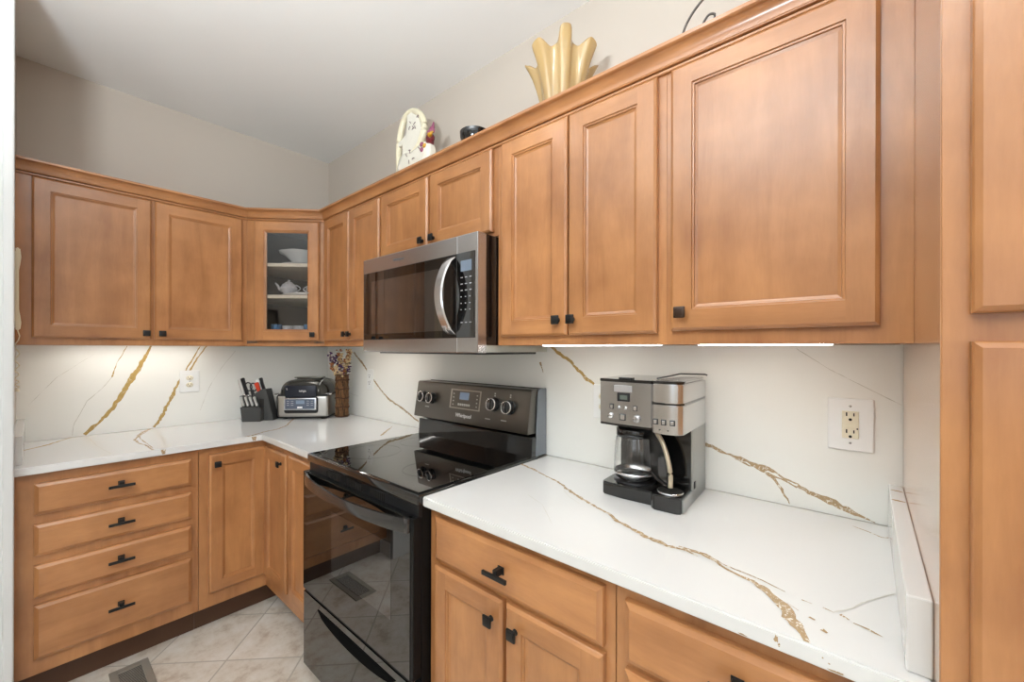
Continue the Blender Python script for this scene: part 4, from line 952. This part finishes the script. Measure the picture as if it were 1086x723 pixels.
k2 = knife(-.3, -.3, 5.8, 3, .4, BLACK_PLASTIC, 'black kitchen scissors with looped handles in the middle of the block', 'kitchen_scissors', cat='scissors', rings=[(-.5, 2.6, 1.0), (.55, 2.2, .95)], bolster=False)
knife(1.5, -.3, 5.5, 3.9, .5, RED, 'red-handled knife in the block', 'kitchen_knife', tilt=-.33)
knife(1.7, .8, 6.8, 3.6, .4, BLACK_PLASTIC, 'black-handled knife sticking out behind the red one')
k2 = knife(1.15, .3, 6.6, 3.4, .36, WHITE_PLASTIC, 'white-handled knife just behind the red-handled one')

# ------------------------------------------------------------------ twig vase with dried flowers
VX, VY = 15.7, -3.6
t = thing('twig_vase', (VX, VY, 36), 'tall narrow vase wrapped in woven twigs beside the corner grill', 'vase')
k = MB(); k.lathe([(1.2, 0), (1.35, .1), (1.25, 5), (1.3, 10.6), (1.05, 10.7), (1.0, 3), (0, 2.5)], n=24); smooth(k.build('liner', mat('dark_liner', srgb(60, 42, 28), .8), t))
k = MB(); rnd = random.Random(8)
for i in range(30):
    a = 2 * PI * i / 30; a2 = a
    k.tube([((1.42 + .12 * math.sin(z * 1.4 + i * 2.1)) * math.cos(a + .1 * math.sin(z + i)), (1.42 + .12 * math.sin(z * 1.4 + i * 2.1)) * math.sin(a + .1 * math.sin(z + i)), z) for z in [0.05 + 10.8 * q / 14 for q in range(15)]], .12, n=5)
k.build('twigs', TWIG, t)
k = MB()
for z in (.35, 2.6, 4.9, 7.2, 9.5, 10.7):
    k.tube([((1.62 + .06 * math.sin(5 * a + z)) * math.cos(a), (1.62 + .06 * math.sin(5 * a + z)) * math.sin(a), z + .12 * math.sin(3 * a + z)) for a in [2 * PI * q / 28 for q in range(28)]], .15, n=5, closed=True)
k.build('twig_band', mat('dark_twig', srgb(74, 46, 28), .8), t)
FO = (VX, VY, 44)
rnd = random.Random(21)
rtv = Vector((.7577, .6525, 0)); fwv = Vector((-.6525, .7577, 0))
specs = [(-2.9, 16.1, PURPLE, 'lavender'), (-1.7, 15.6, PURPLE, 'lavender'), (-.4, 15.2, PURPLE, 'lavender'), (.2, 13.0, PURPLE, 'lavender'), (1.6, 12.9, PURPLE, 'lavender'), (-2.3, 14.0, RUST, 'dried'), (-1.1, 13.0, DRIED, 'd'), (.9, 14.2, DRIED, 'd'), (2.0, 15.2, DRIED, 'd'), (1.9, 16.8, RUST, 'd'), (2.5, 17.3, DRIED, 'd'), (1.3, 17.0, DRIED, 'd'), (-.9, 17.0, RUST, 'd'), (-.5, 15.8, RUST, 'd'), (-1.6, 12.4, DRIED, 'd'), (.3, 12.0, DRIED, 'd'), (1.5, 15.9, GREENISH, 'd'), (-.2, 16.3, DRIED, 'd'), (.7, 12.5, RUST, 'd')]
for n, (dx, z, m_, kk) in enumerate(specs):
    if n < 5: lab, cat, gp = 'purple dried flower spray in the twig vase', 'dried flower', 'purple dried flowers'
    elif m_ is DRIED: lab, cat, gp = 'cream dried flower spray in the twig vase', 'dried flower', 'cream dried flowers'
    elif m_ is RUST: lab, cat, gp = 'rust brown dried flower spray in the twig vase', 'dried flower', 'rust brown dried flowers'
    else: lab, cat, gp = 'olive green dried sprig in the twig vase', 'dried flower', None
    o = thing('dried_flower', (VX, VY, 40), lab, cat, group=gp)
    dpt = rnd.uniform(-1.2, 1.2)
    tip = rtv * dx + fwv * dpt + Vector((0, 0, z - 4))
    a0 = rtv * (dx * .15) + fwv * (dpt * .2) + Vector((0, 0, 0))
    mid = a0.lerp(tip, .55) * .85 + Vector((0, 0, tip.z * .1))
    cv = curve([tuple(a0), tuple(mid), tuple(tip)], 8)
    k = MB(); k.tube(cv, .06, n=5)
    for q in range(3): p_ = cv[10 + q * 2]; e = p_ + Vector((rnd.uniform(-.9, .9), rnd.uniform(-.9, .9), rnd.uniform(.4, 1))); k.tube([p_, e], .04, n=4)
    k.build('stem', GREENISH, o)
    k = MB()
    for q in range(24):
        f = rnd.random() ** 1.3; b_ = cv[-1].lerp(cv[-6], f)
        c_ = b_ + Vector((rnd.gauss(0, .3), rnd.gauss(0, .3), rnd.gauss(0, .25)))
        r_ = rnd.uniform(.14, .36); v_ = k.ball(c_, r_, (1, 1, .6), n=7)
        k.rot(v_, rnd.uniform(-1, 1), 'X', c_); k.rot(v_, rnd.uniform(-1, 1), 'Y', c_)
    k.build('petals', m_, o)

# ------------------------------------------------------------------ ceramic rooster on the cabinets
RO = (51, -7, 84.02)
t = thing('ceramic_rooster', RO, 'cream ceramic rooster figurine with tall looped tail on top of the cabinets', 'figurine')
def R3(x, z, y=-7): return (x, y, z)
k = MB()
body = [(46.3, 84.1), (55.3, 84.1), (56.6, 87), (57.0, 90.6), (56.4, 92.2), (54.6, 92.6), (52.8, 92.0), (50.5, 91.8), (47.6, 92.6), (46.3, 90), (45.7, 87)]
k.prism(body, 'y', -8.3, -5.7, bev=.5)
b_ = smooth(k.build('body', CERAMIC, t, RO), 60)
sub = b_.modifiers.new('s', 'SUBSURF'); sub.levels = sub.render_levels = 1
k = MB(); c = curve([R3(46.2, 88), R3(45.8, 92), R3(46.2, 96), R3(47.8, 99.3), R3(50.6, 99.9), R3(53.3, 98.0), R3(54.2, 95.3), R3(52.6, 92.8), R3(49.6, 91.0), R3(47.9, 89.6)], 6)
k.tube(c, .62, n=10); smooth(k.build('tail_rim', mat('ivory_glaze', srgb(228, 220, 192), .3), t, RO))
# filled feathers inside the loop, pierced by two slots
k = MB(); k.prism([(47.6, 90.4), (50.2, 91.2), (52.6, 92.6), (54.2, 95.2), (53.4, 97.8), (50.8, 99.7), (49.2, 99.5), (49.0, 96.0), (47.6, 94.2)], 'y', -7.55, -6.45, bev=.25); k.prism([(46.2, 94.0), (48.4, 94.3), (48.8, 95.8), (46.2, 95.0)], 'y', -7.45, -6.55, bev=.12)
smooth(k.build('tail_feathers', CERAMIC, t, RO), 60)
k = MB()
rnd = random.Random(2)
for q in range(16):
    x, z = (rnd.uniform(50.2, 53), rnd.uniform(95.2, 98)) if q < 8 else (rnd.uniform(49.5, 55), rnd.uniform(89.0, 91.5))
    an = rnd.uniform(0, PI); yy = -7.62 if q < 8 else -8.42
    k.tube([(x - .35 * math.cos(an), yy, z - .35 * math.sin(an)), (x, yy - .02, z + .1), (x + .35 * math.cos(an), yy, z + .35 * math.sin(an))], .07, n=5)
k.build('painted_flowers', mat('mauve_brown_ink', srgb(128, 104, 108), .4), t, RO)
k = MB(); k.tube([R3(55.3, 89.8), R3(55.6, 91.2), R3(56.0, 92.4)], lambda q: 1.1 - .35 * q, n=12); k.ball(R3(56.0, 92.9), .85); hd = k.build('head', MAROON, t, RO)
k = MB()
for (x, z, r) in ((55.6, 93.9, .55), (56.2, 94.4, .5), (56.7, 94.7, .4), (56.9, 94.0, .4)): k.ball(R3(x, z), r, (1, .6, 1.2), n=10)
k.tube([R3(56.7, 94.6), R3(57.0, 95.6)], lambda q: .35 - .25 * q); k.build('comb', PINK, hd, RO).location = (0, 0, 0)
k = MB(); k.tube([R3(56.4, 93.1, -7.5), R3(57.5, 93.4, -7.6)], lambda q: .55 - .45 * q); k.ball(R3(55.6, 91.2, -7.9), .5, n=10); k.build('beak', YELLOW, hd, RO)
k = MB(); k.ball(R3(54.9, 91.6, -8.0), .5, n=10); k.ball(R3(55.0, 90.6, -8.1), .45, n=10); k.build('wattle', PINK, hd, RO)

# ------------------------------------------------------------------ dark pot, amber vase, iron scroll on the cabinets
t = thing('black_bowl', (67.9, -7, 84.02), 'small glossy black footed bowl on top of the cabinets right of the rooster', 'bowl')
k = MB(); k.lathe([(1.5, 0), (1.4, .25), (.5, .8), (.45, 2.4), (1.2, 2.8), (2.0, 3.7), (2.4, 4.8), (2.5, 5.7), (2.35, 5.7), (2.1, 4.7), (1.6, 3.7), (0, 3.1)], n=32, close=False); smooth(k.build('body', BLACK_GLOSS, t))
t = thing('amber_glass_vase', (85.2, -6.6, 84.02), 'large amber handkerchief vase with wavy flared rim on top of the cabinets', 'vase')
def hank():
    k = MB(); N = 120; prof = [(2.7, 0), (2.75, .3), (2.7, 2.5), (2.9, 4.5), (3.2, 6.5), (3.55, 8.3), (3.9, 9.6), (4.15, 10.4), (4.25, 10.75)]
    def row(off, inner):
        rows = []
        for j, (r, h) in enumerate(prof):
            f = h / 10.75; R = []
            for i in range(N):
                a = 2 * PI * i / N
                ru = .85 * math.tanh(2.0 * math.cos(7 * (a + .87))) + .3 * math.cos(2 * (a - .71))
                rr = (r - off) * (1 + .24 * f ** 1.2 * ru)
                hh = h + (f ** 2) * (.6 * math.tanh(2.0 * math.cos(7 * (a + .87))) - .95 * math.cos(2 * (a - .71)) - .35)
                R.append(k.bm.verts.new((rr * math.cos(a), rr * math.sin(a), hh + (off if j == 0 else 0))))
            rows.append(R)
        return rows
    A = row(0, 0); B = row(.3, 1)
    for G in (A, B):
        for P, Q in zip(G, G[1:]):
            for i in range(N):
                f_ = k.face((P[i], P[(i + 1) % N], Q[(i + 1) % N], Q[i])); f_.smooth = True
    for i in range(N): k.face((A[-1][i], A[-1][(i + 1) % N], B[-1][(i + 1) % N], B[-1][i]))
    k.face(A[0]); k.face(B[0])
    return k.build('body', AMBER, t)
smooth(hank(), 70)
t = thing('iron_scroll_stand', (106, -9, 84.02), 'dark wrought-iron scroll stand on top of the cabinets, cut by the picture edge', 'stand')
k = MB(); k.tube(curve([(-3.7, 0, .1), (-3.5, 0, 3.6), (-2.5, 0, 5.6), (-.7, 0, 7.0), (1.0, 0, 7.2), (2.6, 0, 6.4), (3.6, 0, 4.5), (3.7, 0, .1)], 6), .13, n=8); k.build('arch', IRON, t)
k = MB(); k.tube(curve([(-1.7, 0, .1), (-1.6, 0, 3.2), (-.9, 0, 4.6), (-.2, 0, 4.5), (-.3, 0, 3.9), (-.7, 0, 4.0)], 6), .12, n=8); k.build('scroll', IRON, t)
k = MB(); k.box(-3.9, 3.9, -.2, .2, 0, .15, bev=.05); k.build('foot_bar', IRON, t)

# ------------------------------------------------------------------ wall telephone on the left wall
t = thing('wall_telephone', (19, YL, 62.4), 'cream corded wall telephone at the far left edge', 'telephone', 0)
k = MB(); k.box(-1.7, 1.7, .02, .3, -5.8, 5.8, bev=.15); k.build('wall_plate', CREAM_PLASTIC, t)
k = MB(); k.prism([(.3, -6.2), (.75, -6.1), (.85, -5.0), (.75, -4.0), (.62, -3), (.6, 3), (.75, 4.2), (.85, 5.2), (.75, 6.3), (.3, 6.4)], 'x', -1.2, 1.2, bev=.12); smooth(k.build('handset', CREAM_PLASTIC, t), 40)
k = MB(); k.tube([(.3 * math.cos(q * 1.3) + 1.0 * math.sin(q / 70 * PI), .45 + .25 * math.sin(q * 1.3), -6.0 - 9.5 * math.sin(q / 70 * PI) ** .7) for q in range(71)], .07, n=5); k.build('coiled_cord', CREAM_PLASTIC, t)
